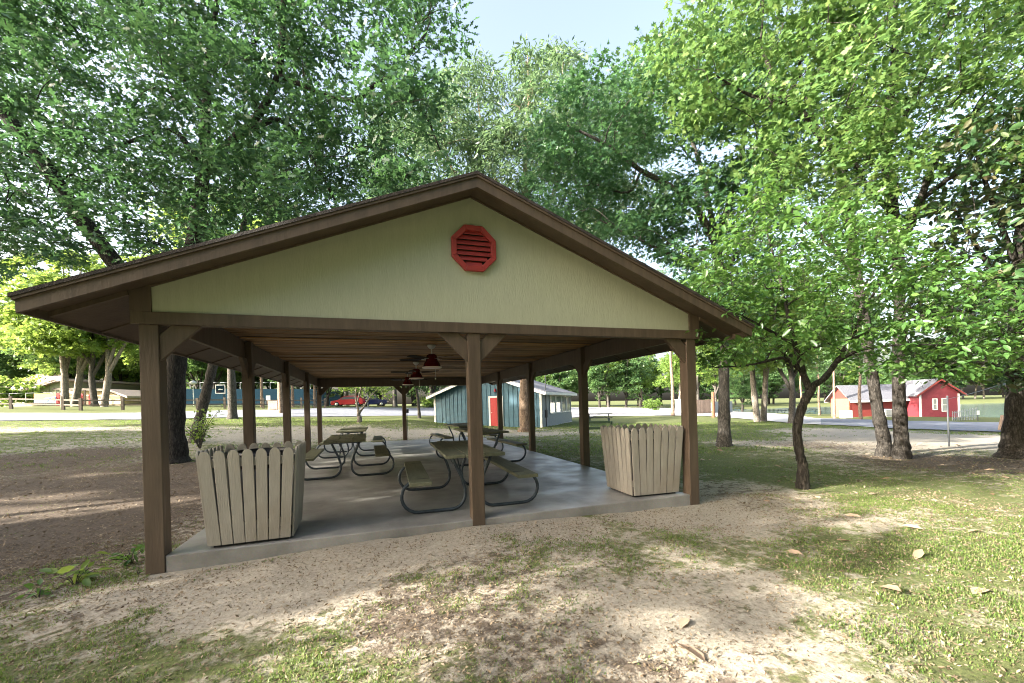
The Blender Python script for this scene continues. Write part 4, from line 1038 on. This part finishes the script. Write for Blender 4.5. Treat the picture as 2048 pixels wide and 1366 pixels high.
m = MB(); m.bar(cl_(106, 778, -1.2), cl_(206, 779, -1.2), .2, .25); m.build('porch_beam', WOODP, cb)
for px in (130, 170, 243): m = MB(); m.bar(cl_(px, 818, -1.2), cl_(px, 779 if px < 210 else 793, -1.2), .18, .18, (1, 0, 0)); m.build('porch_post', WOODP, cb)
# banner on a chain link fence before the cabin
def pole_fence(name, label, pts, h, mat, r=.03, rails=(1.,), screen=None, smat=None):
    o = pts[0]; z0 = g1(*o); t = thing(name, label, 'fence', (*o, z0)); tops = []
    L = [(p[0]-o[0], p[1]-o[1], g1(*p)-z0) for p in pts]
    for p in L: MB().tube([(p[0], p[1], p[2]-.3), (p[0], p[1], p[2]+h)], r, 6).build('post', mat, t, True)
    for f in rails:
        m = MB()
        for a, b_ in zip(L[:-1], L[1:]): m.tube([(a[0], a[1], a[2]+h*f), (b_[0], b_[1], b_[2]+h*f)], r*.8, 5)
        m.build('rail', mat, t, True)
    if screen:
        m = MB()
        for a, b_ in zip(L[:-1], L[1:]):
            a, b_ = Vector(a), Vector(b_); dd = (b_-a).cross(Vector((0, 0, 1))).normalized()*.02
            z = Vector((0, 0, 1))
            m.prism([a+dd*2+z*h*screen[0], b_+dd*2+z*h*screen[0], b_+dd*2+z*h*screen[1], a+dd*2+z*h*screen[1]], dd)
        m.build('wind_screen', smat, t)
    return t
pole_fence('chain_link_fence', 'thin chain link fence line carrying the orange and blue banner', [plan(x, 55) for x in (-30, 20, 53, 88, 123)], 1.8, STEEL, .025, (1.,))
bp_ = plan(68, 54.8); bz = g1(*bp_)
bn = thing('banner', 'orange and blue vinyl banner hung on the chain link fence before the cabin', 'banner', (*bp_, bz))
def bl(px, py, dd): p = at(px, py, 54.8+dd); return (p[0]-bp_[0], p[1]-bp_[1], p[2]-bz)
MB().prism([bl(68, 806, 0), bl(112, 806, 0), bl(112, 787, 0), bl(68, 787, 0)], Vector(CF)*.02).build('blue_field', BLUEV, bn)
MB().prism([bl(68, 798.5, -.02), bl(85, 797.5, -.02), bl(112, 793, -.02), bl(112, 787, -.02), bl(68, 787, -.02)], Vector(CF)*.018).build('orange_field', ORANGE, bn)
for px, py, mt, r_ in ((92, 799, WHITE, .22), (106, 798, ORANGE, .24)):
    MB().prism([Vector(bl(px, py, -.04))+Vector(CR)*r_*math.cos(a)+Vector((0, 0, 1))*r_*math.sin(a) for a in np.linspace(0, 6.283, 13)[:-1]], Vector(CF)*.018).build('disc', mt, bn)
m = MB(); m.prism([bl(82, 799, -.045), bl(100, 794.5, -.045), bl(112, 792.6, -.045), bl(112, 793.6, -.045), bl(100, 796, -.045)], Vector(CF)*.02); m.build('stripe', WHITE, bn)

# split rail fence along the road
fp = [(-60, 38.5), (23, 38.5), (127, 38), (162, 37.5), (246, 39), (320, 40), (395, 41.5), (450, 43), (500, 44.5), (527, 45.5), (566, 47), (603, 48.5), (629, 50), (650, 51.5)]
o0 = plan(*fp[0]); z0 = g1(*o0); rf_ = thing('rail_fence', 'weathered two rail timber fence running along the far side of the road', 'fence', (*o0, z0))
prev = None
for i, (px, d) in enumerate(fp):
    x, y = plan(px, d); z = g1(x, y)-z0; p = (x-o0[0], y-o0[1], z)
    MB().box(p[0]-.10, p[0]+.10, p[1]-.10, p[1]+.10, z-.3, z+1.12+.06*(i % 3)).build('post', WOODP, rf_)
    if prev:
        for h in (.48, .92):
            m = MB(); m.bar((prev[0], prev[1], prev[2]+h), (p[0], p[1], p[2]+h), .07, .12); m.build('rail', WOODP, rf_)
    prev = p
pole_fence('court_fence', 'tall court fence with dark blue wind screen behind the trees', [plan(x, 62) for x in range(362, 690, 20)], 3.4, STEEL, .04, (1., .55), (.0, .72), MESHY)
# court furniture
def hoop(px, d, label):
    x, y = plan(px, d); z = g1(x, y); t = thing('basketball_hoop', label, 'basketball hoop', (x, y, z), -YAW)
    MB().tube([(0, .6, -.2), (0, .6, 1.9), (0, .3, 2.5)], .06, 8).build('pole', DSTEEL, t, True)
    bb = MB().box(-.58, .58, 0, .03, 1.55, 2.6).build('backboard', MESHY, t)
    m = MB(); m.box(-.60, .60, -.02, -.002, 2.52, 2.62); m.box(-.60, .60, -.02, -.002, 1.53, 1.63); m.box(-.60, -.52, -.02, -.002, 1.631, 2.519); m.box(.52, .60, -.02, -.002, 1.631, 2.519)
    m.build('border', WHITE, bb)
    m = MB(); rr_ = random.Random(1)
    for k in range(5): m.box(-.26+k*.11, -.26+k*.11+.08, -.015, -.002, 1.98, 2.07+.06*rr_.random())
    m.build('lettering', WHITE, bb)
    m = MB(); m.tube([(.22*math.cos(a), -.28+.22*math.sin(a), 1.72) for a in np.linspace(0, 6.283, 14)], .012, 5, False); m.build('rim', REDP, t, True)
hoop(442, 50, 'basketball backboard with white border standing left of the thick roadside trunk')
x, y = plan(388, 53); z = g1(x, y); t = thing('lamp_post', 'white lamp post with round lantern left of the leaning trunk', 'lamp post', (x, y, z))
MB().tube([(0, 0, -.2), (0, 0, 2.7)], .055, 8).build('pole', WHITE, t, True); MB().lathe([(0, 2.7), (.2, 2.72), (.42, 2.85), (.36, 3.05), (.12, 3.2), (0, 3.22)], seg=14).build('lantern', WHITE, t, True)
x, y = plan(537, 44); z = g1(x, y); t = thing('park_grill', 'dark park grill on a post with a pale notice board over it, beside the planter', 'grill', (x, y, z))
MB().tube([(0, 0, -.2), (0, 0, .55)], .05, 8).build('post', DSTEEL, t, True); MB().box(-.22, .22, -.18, .18, .55, .86).build('firebox', DSTEEL, t, bevel=.02); MB().box(-.2, .2, -.02, .02, .95, 1.45).build('notice_board', WHITE, t)
x, y = plan(550, 44); z = g1(x, y); t = thing('planter_box', 'weathered timber planter box beyond the road, right of the grill', 'planter', (x, y, z), -YAW)
m = MB()
for k in range(5): m.box(-.5, .5, -.42, .42, .02+k*.18, .19+k*.18)
m.build('boards', WOODL, t, bevel=.01); MB().box(-.54, .54, -.46, .46, .925, .97).build('rim', WOODP, t)
x, y = plan(732, 60); z = g1(x, y); t = thing('notice_sign', 'white notice board on two posts between the red and navy cars', 'sign', (x, y, z), -YAW)
for s in (-.28, .28): MB().box(s-.04, s+.04, -.04, .04, -.2, 1.5).build('post', WHITE, t)
b_ = MB().box(-.38, .38, -.09, -.045, .85, 1.6).build('board', WHITE, t); MB().box(-.30, .30, -.10, -.092, .95, 1.5).build('panel', DSTEEL, b_)

# cars
def car(name, label, px, d, rz, body, L_=4.2, H_=1.45, kind='hatch'):
    x, y = plan(px, d); z = g1(x, y)+.04; t = thing(name, label, 'car', (x, y, z), rz)
    h = L_/2
    if kind == 'hatch':
        prof = [(-h, .35), (-h, .62), (-h+.12, .78), (-h+.95, .90), (-h+1.75, H_-.04), (-h+2.3, H_), (h-.75, H_-.04), (h-.12, 1.0), (h, .85), (h, .38), (h-.1, .24), (-h+.15, .24)]
        win = [(-h+1.12, .93), (-h+1.80, H_-.12), (h-.85, H_-.13), (h-.42, .98)]
    else:
        prof = [(-h, .45), (-h, .85), (-h+.1, .95), (-h+1.3, 1.0), (-h+1.75, H_-.03), (-h+2.0, H_), (h-.3, H_-.02), (h-.05, 1.05), (h, .95), (h, .45), (h-.1, .32), (-h+.15, .32)]
        win = [(-h+1.45, 1.03), (-h+1.82, H_-.13), (h-.4, H_-.13), (h-.25, 1.05)]
    MB().prism([(a, -.82, b2) for a, b2 in prof], (0, 1.64, 0)).build('body', body, t, bevel=.07)
    for s in (-1, 1): MB().prism([(a, s*.823, b2) for a, b2 in win], (0, s*.008, 0)).build('window', CARGLASS, t)
    for wx in (-h+.78, h-.75):
        for s in (-1, 1):
            m = MB(); M = Matrix.Translation((wx, s*.74, .31)) @ Matrix.Rotation(math.pi/2, 4, 'X')
            v0 = len(m.v); m.lathe([(.05, -.11), (.26, -.11), (.315, -.08), (.315, .08), (.26, .11), (.05, .11)], seg=18)
            m.v = [tuple(M @ Vector(p)) for p in m.v]; wh = m.build('wheel', TYRE, t, True)
            m = MB(); m.lathe([(0, -.122), (.10, -.125), (.20, -.118), (.21, -.10)], seg=14); m.lathe([(.21, .10), (.20, .118), (.10, .125), (0, .122)], seg=14)
            m.v = [tuple(M @ Vector(p)) for p in m.v]; m.build('rim', NICKEL, wh, True)
    for s in (-.55, .55):
        MB().box(-h-.012, -h+.06, s-.17, s+.17, .60, .74).build('headlight', RIM, t, bevel=.02); MB().box(h-.04, h+.01, s-.15, s+.15, .72, .9).build('tail_light', REDP, t, bevel=.02)
    return t
car('parked_car', 'bright red hatchback parked beyond the road behind the forked tree', 697, 57, -YAW+.12, CARRED)
car('parked_car', 'navy car parked farther right beside the notice board', 749, 63, -YAW+.15+math.pi, CARBLUE, 3.9, 1.6, 'suv')

# red building on the lake side
K0, K1, K2 = np.array(plan(1661, 50)), np.array(plan(1701, 47)), np.array(plan(1836, 48.5)); K3 = K0+K2-K1
rz0 = -1.25; re, ra = 1.0, 2.35
rb = thing('red_building', 'long red building with grey roof and shaded gabled wing', 'building', (*K1, rz0))
def rl(p, z): return (p[0]-K1[0], p[1]-K1[1], z-rz0)
e1_, e2_ = norm(K2-K1), norm(K0-K1)
LK = np.linalg.norm(K2-K1); WK = np.linalg.norm(K0-K1); mid0 = (K0+K1)/2
MB().prism([rl(K0, rz0-.5), rl(K1, rz0-.5), rl(K1, re), rl(mid0, ra), rl(K0, re)], Vector((*(K2-K1), 0))).build('wall', REDSIDE, rb)
no_ = -e2_; oo = -e1_
quad_out(MB(), K0+e2_*-.1, K1+e2_*.12, rz0-.2, re-.05, .012, .02, oo, rl).build('sunlit_end', SUNRED, rb)  # peach sheet over the red end wall stands in for sun on it
for e, s in ((K1, -1), (K0, 1)):
    q0, q1 = e+e2_*s*.45-e1_*.5, mid0-e1_*.5; zo = re-(ra-re)/(WK/2)*.45
    MB().prism([rl(q0, zo+.03), rl(q1, ra+.03), rl(q1, ra+.16), rl(q0, zo+.16)], Vector((*(K2-K1+e1_*.5), 0))).build('roof', GREYROOF, rb)
    MB().prism([rl(q0, zo-.10), rl(q0, zo+.14), rl(q0+e2_*s*.04, zo+.14), rl(q0+e2_*s*.04, zo-.10)], Vector((*(K2-K1+e1_*.5), 0))).build('fascia', WHITE, rb)
W0, W1 = np.array(plan(1838, 46.2)), np.array(plan(1919, 45.2)); wv = norm(W1-W0); wo_ = np.array([wv[1], -wv[0]]); 
wm_ = (W0+W1)/2; we, wa = 1.30, 2.75
MB().prism([rl(W0, rz0-.5), rl(W1, rz0-.5), rl(W1, we), rl(wm_, wa), rl(W0, we)], Vector((*(-wo_*7), 0))).build('wing_wall', SHADESIDE, rb)
m = MB()
for k in range(18):
    z = rz0+k*.15
    if z < we: quad_out(m, W0+wv*.02, W1-wv*.02, z, z+.135, .002+.004, .016, wo_, rl)
m.build('clapboards', SHADESIDE, rb)
for e, s in ((W0, -1), (W1, 1)):
    q0, q1 = e+wv*s*.4+wo_*.4, wm_+wo_*.4; LW = np.linalg.norm(W1-W0); zo = we-(wa-we)/(LW/2)*.4
    MB().prism([rl(q0, zo+.03), rl(q1, wa+.03), rl(q1, wa+.16), rl(q0, zo+.16)], Vector((*(-wo_*8), 0))).build('roof', GREYROOF, rb)
    MB().prism([rl(q0+wo_*.03, zo-.08), rl(q1+wo_*.03, wa-.08), rl(q1+wo_*.03, wa+.12), rl(q0+wo_*.03, zo+.12)], Vector((*(-wo_*.028), 0))).build('barge_board', REDSIDE, rb)
for px in (1840, 1917):
    P, _ = along(W0, W1, px); quad_out(MB(), P-wv*.1, P+wv*.1, rz0-.1, we-.1, .022, .02, wo_, rl).build('corner_trim', WHITE, rb)
for a, b_, z0_, z1_ in ((1864, 1874.5, -.55, .72), (1882, 1894.5, -.75, .74)):
    P, _ = along(W0, W1, a); Q, _ = along(W0, W1, b_); fr = wv*.09
    m = MB(); quad_out(m, P, Q, z1_-.09, z1_, .024, .04, wo_, rl); quad_out(m, P, Q, z0_, z0_+.09, .024, .04, wo_, rl)
    quad_out(m, P, P+fr, z0_+.092, z1_-.092, .024, .04, wo_, rl); quad_out(m, Q-fr, Q, z0_+.092, z1_-.092, .024, .04, wo_, rl); zm = (z0_+z1_)/2; quad_out(m, P+fr*1.01, Q-fr*1.01, zm-.03, zm+.03, .024, .04, wo_, rl)
    wf = m.build('window', WHITE, rb); quad_out(MB(), P+fr, Q-fr, z0_+.092, z1_-.092, .023, .012, wo_, rl).build('pane', GLASSM, wf)
for px in (1828, 1832):
    P, _ = along(K1, K2, px); quad_out(MB(), P-e1_*.06, P+e1_*.06, rz0, re-.1, .01, .05, no_, rl).build('drain_pipe', WHITE, rb)
def acunit(px, d, label):
    x, y = plan(px, d); t = thing('air_conditioner', label, 'air conditioner', (x, y, g1(x, y)), -YAW)
    MB().box(-.4, .4, -.4, .4, .05, .85).build('casing', WHITE, t, bevel=.03); MB().lathe([(0, .852), (.3, .852), (.3, .90), (.26, .90), (0, .87)], seg=14).build('fan_grille', DSTEEL, t)
    m = MB()
    for k in range(6): m.box(-.34, .34, -.418, -.402, .15+k*.11, .20+k*.11)
    m.build('side_louvre', DSTEEL, t)
acunit(1691, 44.5, 'white air conditioner before the pale end wall of the red building'); acunit(1771, 45, 'white air conditioner against the red wall between the two lawn trunks')
# picket fence
P0_, P1_ = np.array(plan(1904, 38)), np.array(plan(1953, 41)); z0 = g1(*P0_); pk = thing('picket_fence', 'pale grey picket railing sloping beside the shaded wing', 'fence', (*P0_, z0))
m = MB(); LP = np.linalg.norm(P1_-P0_); pv = norm(P1_-P0_); npk = 16
for k in range(npk):
    p = (P1_-P0_)*k/(npk-1); m.bar((p[0], p[1], -.2), (p[0], p[1], .85+.2*k/npk), .09, .03, (pv[1], -pv[0], 0))
m.build('pickets', GREYWOOD, pk)
for h in (.15, .68):
    m = MB(); q = (P1_-P0_); m.bar((pv[1]*-.04, pv[0]*.04, h), (q[0]-pv[1]*.04, q[1]+pv[0]*.04, h+.17), .03, .05); m.build('rail', GREYWOOD, pk)
x, y = plan(1954, 39); t = thing('small_sign', 'small white sign on a short dark post at the end of the picket railing', 'sign', (x, y, g1(x, y)), -YAW)
MB().tube([(0, 0, -.2), (0, 0, .75)], .04, 6).build('post', DSTEEL, t); MB().box(-.14, .14, -.05, -.042, .55, .95).build('plate', WHITE, t)

# timber screen and pale block enclosure
def wallseg(name, label, px0, px1, d0_, d1_, h, mat, cat, boards=False):
    P, Q = np.array(plan(px0, d0_)), np.array(plan(px1, d1_)); z = min(g1(*P), g1(*Q)); t = thing(name, label, cat, (*P, z)); v = norm(Q-P); o_ = np.array([v[1], -v[0]]); L = np.linalg.norm(Q-P)
    lz = lambda p, zz: (p[0]-P[0], p[1]-P[1], zz)
    if boards:
        m = MB(); n = int(L/.16); r_ = random.Random(2)
        for k in range(n): quad_out(m, P+v*L*k/n, P+v*(L*k/n+L/n*.93), -.2, h+r_.uniform(-.03, .03), .0, .03, o_, lz)
        m.build('boards', mat, t)
        for hh in (.4, h-.4): quad_out(MB(), P, Q, hh, hh+.1, -.05, .045, o_, lz).build('rail', mat, t)
        for k in range(4): quad_out(MB(), P+v*L*k/3.2, P+v*(L*k/3.2+.12), -.3, h-.1, -.18, .12, o_, lz).build('post', mat, t)
    else:
        quad_out(MB(), P, Q, -.3, h, 0, .2, o_, lz).build('wall_panel', mat, t, bevel=.01); quad_out(MB(), P-v*.05, Q+v*.05, h+.003, h+.08, -.04, .28, o_, lz).build('coping', mat, t)
wallseg('block_wall', 'bright white block wall beside the timber screen across the pale road', 1350, 1392, 58, 57, 1.95, WHITE, 'wall')
wallseg('timber_screen', 'brown upright board screen beyond the pale road', 1393, 1421, 56.5, 58, 1.9, WOODL, 'fence', True)
wallseg('board_enclosure', 'grey board enclosure with dark corner right of the thick lawn trunk', 1424, 1464, 59, 62, 1.7, GREYWOOD, 'fence', True)
x, y = plan(1426, 40); t = thing('wooden_post', 'reddish wooden post on the lawn edge before the timber screen', 'post', (x, y, g1(x, y))); MB().lathe([(0, -.3), (.17, -.3), (.15, 2.3), (.12, 2.42), (0, 2.44)], seg=10).build('shaft', paint('cedar', (.20, .09, .05), .2, .8, .3), t); MB().lathe([(.155, 1.9), (.17, 1.9), (.17, 1.96), (.155, 1.96)], seg=10).build('band', DSTEEL, t)
# green two rail barrier
P, Q = np.array(plan(1159, 21)), np.array(plan(1221, 20.6)); z0 = g1(*P); t = thing('rail_barrier', 'low green two rail timber barrier on the grass left of the right bin surround', 'barrier', (*P, z0)); v = norm(Q-P)
for k in (0, 1.0):
    p = (Q-P)*k; MB().box(p[0]-.05, p[0]+.05, p[1]-.05, p[1]+.05, -.3, .80 if k == 0 else .60).build('post', GREENP, t, bevel=.008)
for h, e in ((.56, 1.0), (.26, .92)):
    m = MB(); q = (Q-P)*e; m.bar((v[0]*.06, v[1]*.06, h), (q[0]-v[0]*.055, q[1]-v[1]*.055, h), .07, .11); m.build('rail', GREENP, t, bevel=.006)
# outlying picnic tables
PG = None
x, y = plan(1197, 33); o = dup(t1, (x, y, g1(x, y)), math.radians(55), 'weathered picnic table on the grass beyond the green barrier', .95); del o['group']
def bench_table(px, d, label, rz):
    x, y = plan(px, d); t = thing('lake_table', label, 'picnic table', (x, y, g1(x, y)), rz)
    MB().box(-.9, .9, -.38, .38, .72, .77).build('table_top', DGREEN, t)
    for s in (-1, 1):
        MB().box(-.9, .9, s*.7-.14, s*.7+.14, .42, .46).build('bench_seat', DGREEN, t)
        m = MB(); m.bar((s*.6, -.72, 0), (s*.6, -.2, .72), .06, .06, (1, 0, 0)); m.bar((s*.6, .72, 0), (s*.6, .2, .72), .06, .06, (1, 0, 0)); m.bar((s*.6, -.75, .39), (s*.6, .75, .39), .05, .05); m.build('leg_frame', DGREEN, t)
bench_table(1566, 68, 'dark green picnic table at the lake shore left of the pale sunlit trunk', -YAW)
bench_table(1478, 74, 'dark green picnic table at the lake shore beside the board enclosure', -YAW+.4)
bench_table(1628, 64, 'dark picnic table at the lake shore seen through the dogwood fork', -YAW+.2)
# thin pole, wires, grey utility pole, leaning timber
px_ = hit(1898, 893); t = thing('thin_pole', 'thin dark metal pole standing alone at the sandy lot edge', 'pole', tuple(px_)); MB().tube([(0, 0, -.3), (-.015, 0, 1.58)], .024, 8).build('shaft', DSTEEL, t, True); MB().lathe([(.03, 1.56), (.03, 1.60), (0, 1.615)], (-.015, 0, 0), 8).build('cap', DSTEEL, t, True)
ux, uy = plan(2019, 19.5); uz = g1(ux, uy); t = thing('utility_pole', 'grey utility pole beside the magnolia trunk', 'pole', (ux, uy, uz)); MB().tube([(0, 0, -.3), (0, 0, 3), (0, 0, 6.2)], [.125, .115, .10], 10).build('shaft', BARKL, t, True); MB().lathe([(.128, 1.1), (.135, 1.1), (.135, 1.2), (.128, 1.2)], seg=10).build('band', STEEL, t)
wr = thing('wire', 'thin wire stretched from the dark pole to the grey utility pole', 'wire', (px_[0], px_[1], px_[2]+1.5)); 
e = Vector((ux-px_[0], uy-px_[1], uz+1.0-px_[2]-.05)); m = MB(); m.tube([tuple(e*k/8+Vector((0, 0, -.06*math.sin(math.pi*k/8)))) for k in range(9)], .008, 5); m.build('strand', DSTEEL, wr)
P = np.array(plan(1997, 21)); t = thing('leaning_timber', 'pale leaning timber with two dark rails beside the utility pole', 'barrier', (*P, g1(*P)), -YAW); m = MB(); m.bar((0, 0, -.1), (.2, 0, .78), .12, .12, (0, 1, 0)); m.build('post', WOODL, t)
for h in (.30, .58):
    m = MB(); m.bar((.12+h*.1, .0, h), (.62, .0, h), .05, .06); m.build('rail', WOODP, t)

# ------------------------------------------------------------------ grass, litter, fallen leaves
def scatter(n, x0, x1, y0, y1, rng): return rng.uniform(x0, x1, n), rng.uniform(y0, y1, n)
def inview(x, y, lo=-60, hi=2110, dmin=1.9, dmax=30):
    d, px = depth_px(x, y); return (px > lo) & (px < hi) & (d > dmin) & (d < dmax)
def free(x, y): return ~((x > .05) & (x < 6.85) & (y > -.12) & (y < 13.5))
def patchy(x, y): return .40*vnoise(x, y, .55, 5)+.35*vnoise(x, y, .2, 6)+.25*vnoise(x, y, 1.6, 7)
rng = np.random.default_rng(77)
def grass_zone(n, box, dens_gain, h, wd, blades, dmin, dmax):
    x, y = scatter(n, *box, rng); k = inview(x, y, dmin=dmin, dmax=dmax) & free(x, y); x, y = x[k], y[k]
    g, l = cover(x, y); p = np.clip((g-.5)*1.1+(patchy(x, y)-.5)*2.6+.52, 0, 1)**1.15
    k = rng.random(len(x)) < p*dens_gain; x, y, p = x[k], y[k], p[k]
    n = len(x); bx = np.repeat(x, blades)+rng.normal(size=n*blades)*.022*(h/.06); by = np.repeat(y, blades)+rng.normal(size=n*blades)*.022*(h/.06); pp = np.repeat(p, blades)
    a = rng.uniform(0, 6.283, n*blades); lean = rng.uniform(.2, 1.1, n*blades); hh = h*rng.uniform(.4, 1.2, n*blades)*(.55+.55*pp)
    z = G(bx, by)-.006; ww = wd*rng.uniform(.7, 1.4, n*blades)
    ca_, sa = np.cos(a), np.sin(a)
    V = np.zeros((n*blades, 5, 3))
    V[:, 0] = np.c_[bx-sa*ww, by+ca_*ww, z]; V[:, 1] = np.c_[bx+sa*ww, by-ca_*ww, z]
    mx, my = bx+ca_*lean*hh*.4, by+sa*lean*hh*.4
    V[:, 2] = np.c_[mx+sa*ww*.8, my-ca_*ww*.8, z+hh*.65]; V[:, 3] = np.c_[mx-sa*ww*.8, my+ca_*ww*.8, z+hh*.65]
    V[:, 4] = np.c_[bx+ca_*lean*hh, by+sa*lean*hh, z+hh*(1.05-.35*lean)]
    return V
Z = [grass_zone(110000, (-4, 10, -4.6, 1), .75, .033, .0026, 6, 1.7, 7), grass_zone(230000, (-14, 22, -4, 16), .72, .027, .0036, 4, 5, 14), grass_zone(150000, (-30, 34, 4, 32), .65, .06, .009, 3, 12, 32)]
V = np.concatenate(Z); nb = len(V)
fl = (np.arange(nb)[:, None]*5+np.array([0, 1, 2, 3, 3, 2, 4])[None]).ravel()
gr = npmesh('grass', V.reshape(-1, 3), fl, np.tile([4, 3], nb), GRASSM); gr['kind'] = 'stuff'; tag(gr, 'sparse tufted grass over the sandy lawn', 'grass')

def flakes(name, n, box, size, kind, mat, dens, dmin, dmax, lift=.004, tilt=.35):
    x, y = scatter(n, *box, rng); k = inview(x, y, dmin=dmin, dmax=dmax) & free(x, y); x, y = x[k], y[k]
    k = rng.random(len(x)) < dens(x, y); x, y = x[k], y[k]; m = len(x)
    nn = norm(rng.normal(size=(m, 3))*tilt+np.array([0, 0, 1.])); fw = rng.normal(size=(m, 3))
    return np.c_[x, y, G(x, y)+lift], nn, fw, size*rng.uniform(.5, 1.3, m)
def ldens(x, y):
    g, l = cover(x, y); return np.clip(.22+l*.8+(patchy(x, y)-.5)*1.4, .03, 1)
parts_ = [flakes('', 210000, (-5, 11, -4.6, 1.5), .030, 'narrow', LITTER, lambda x, y: np.clip(.55+(patchy(x, y)-.5)*1.2, .1, 1)*.9, 1.7, 7, .006, .5), flakes('', 120000, (-5, 11, -4.6, 2), .024, 'wide', LITTER, ldens, 1.7, 7), flakes('', 160000, (-14, 20, -2, 14), .05, 'wide', LITTER, ldens, 5, 16)]
P, N_, F, S_ = [np.concatenate(k) for k in zip(*parts_)]
o = leaves_mesh('leaf_litter', P, N_, F, S_, 'diamond', LITTER); o['kind'] = 'stuff'; tag(o, 'brown leaf litter and bark bits strewn over the bare soil', 'leaf litter')
def rd(x, y):
    d, px = depth_px(x, y); return np.where(px > 1380, .8, .10)*np.clip(vnoise(x, y, 1.5, 9)*1.6-.3, 0, 1)
P, N_, F, S_ = flakes('', 620, (-2, 20, -4.2, 13), .17, 'broad', DRY, rd, 2.6, 15, .012, .3)
ex = [hit(a, b) for a, b in ((1606, 1112), (1662, 1100), (1692, 1132), (1830, 1122), (1965, 1162), (1975, 1182), (1758, 1176), (1700, 1085), (1850, 1062), (2035, 1050), (1412, 1330), (1375, 1240), (640, 1295), (1560, 955))]
P = np.vstack([P, np.array(ex)+np.array([0, 0, .015])]); k = len(ex)
N_ = np.vstack([N_, norm(rng.normal(size=(k, 3))*.25+np.array([0, 0, 1.]))]); F = np.vstack([F, rng.normal(size=(k, 3))]); S_ = np.r_[S_, rng.uniform(.15, .24, k)]
o = leaves_mesh('fallen_leaves', P, N_, F, S_, 'broad', DRY); o['kind'] = 'stuff'; tag(o, 'large dry pale leaves scattered on the grass', 'fallen leaves')
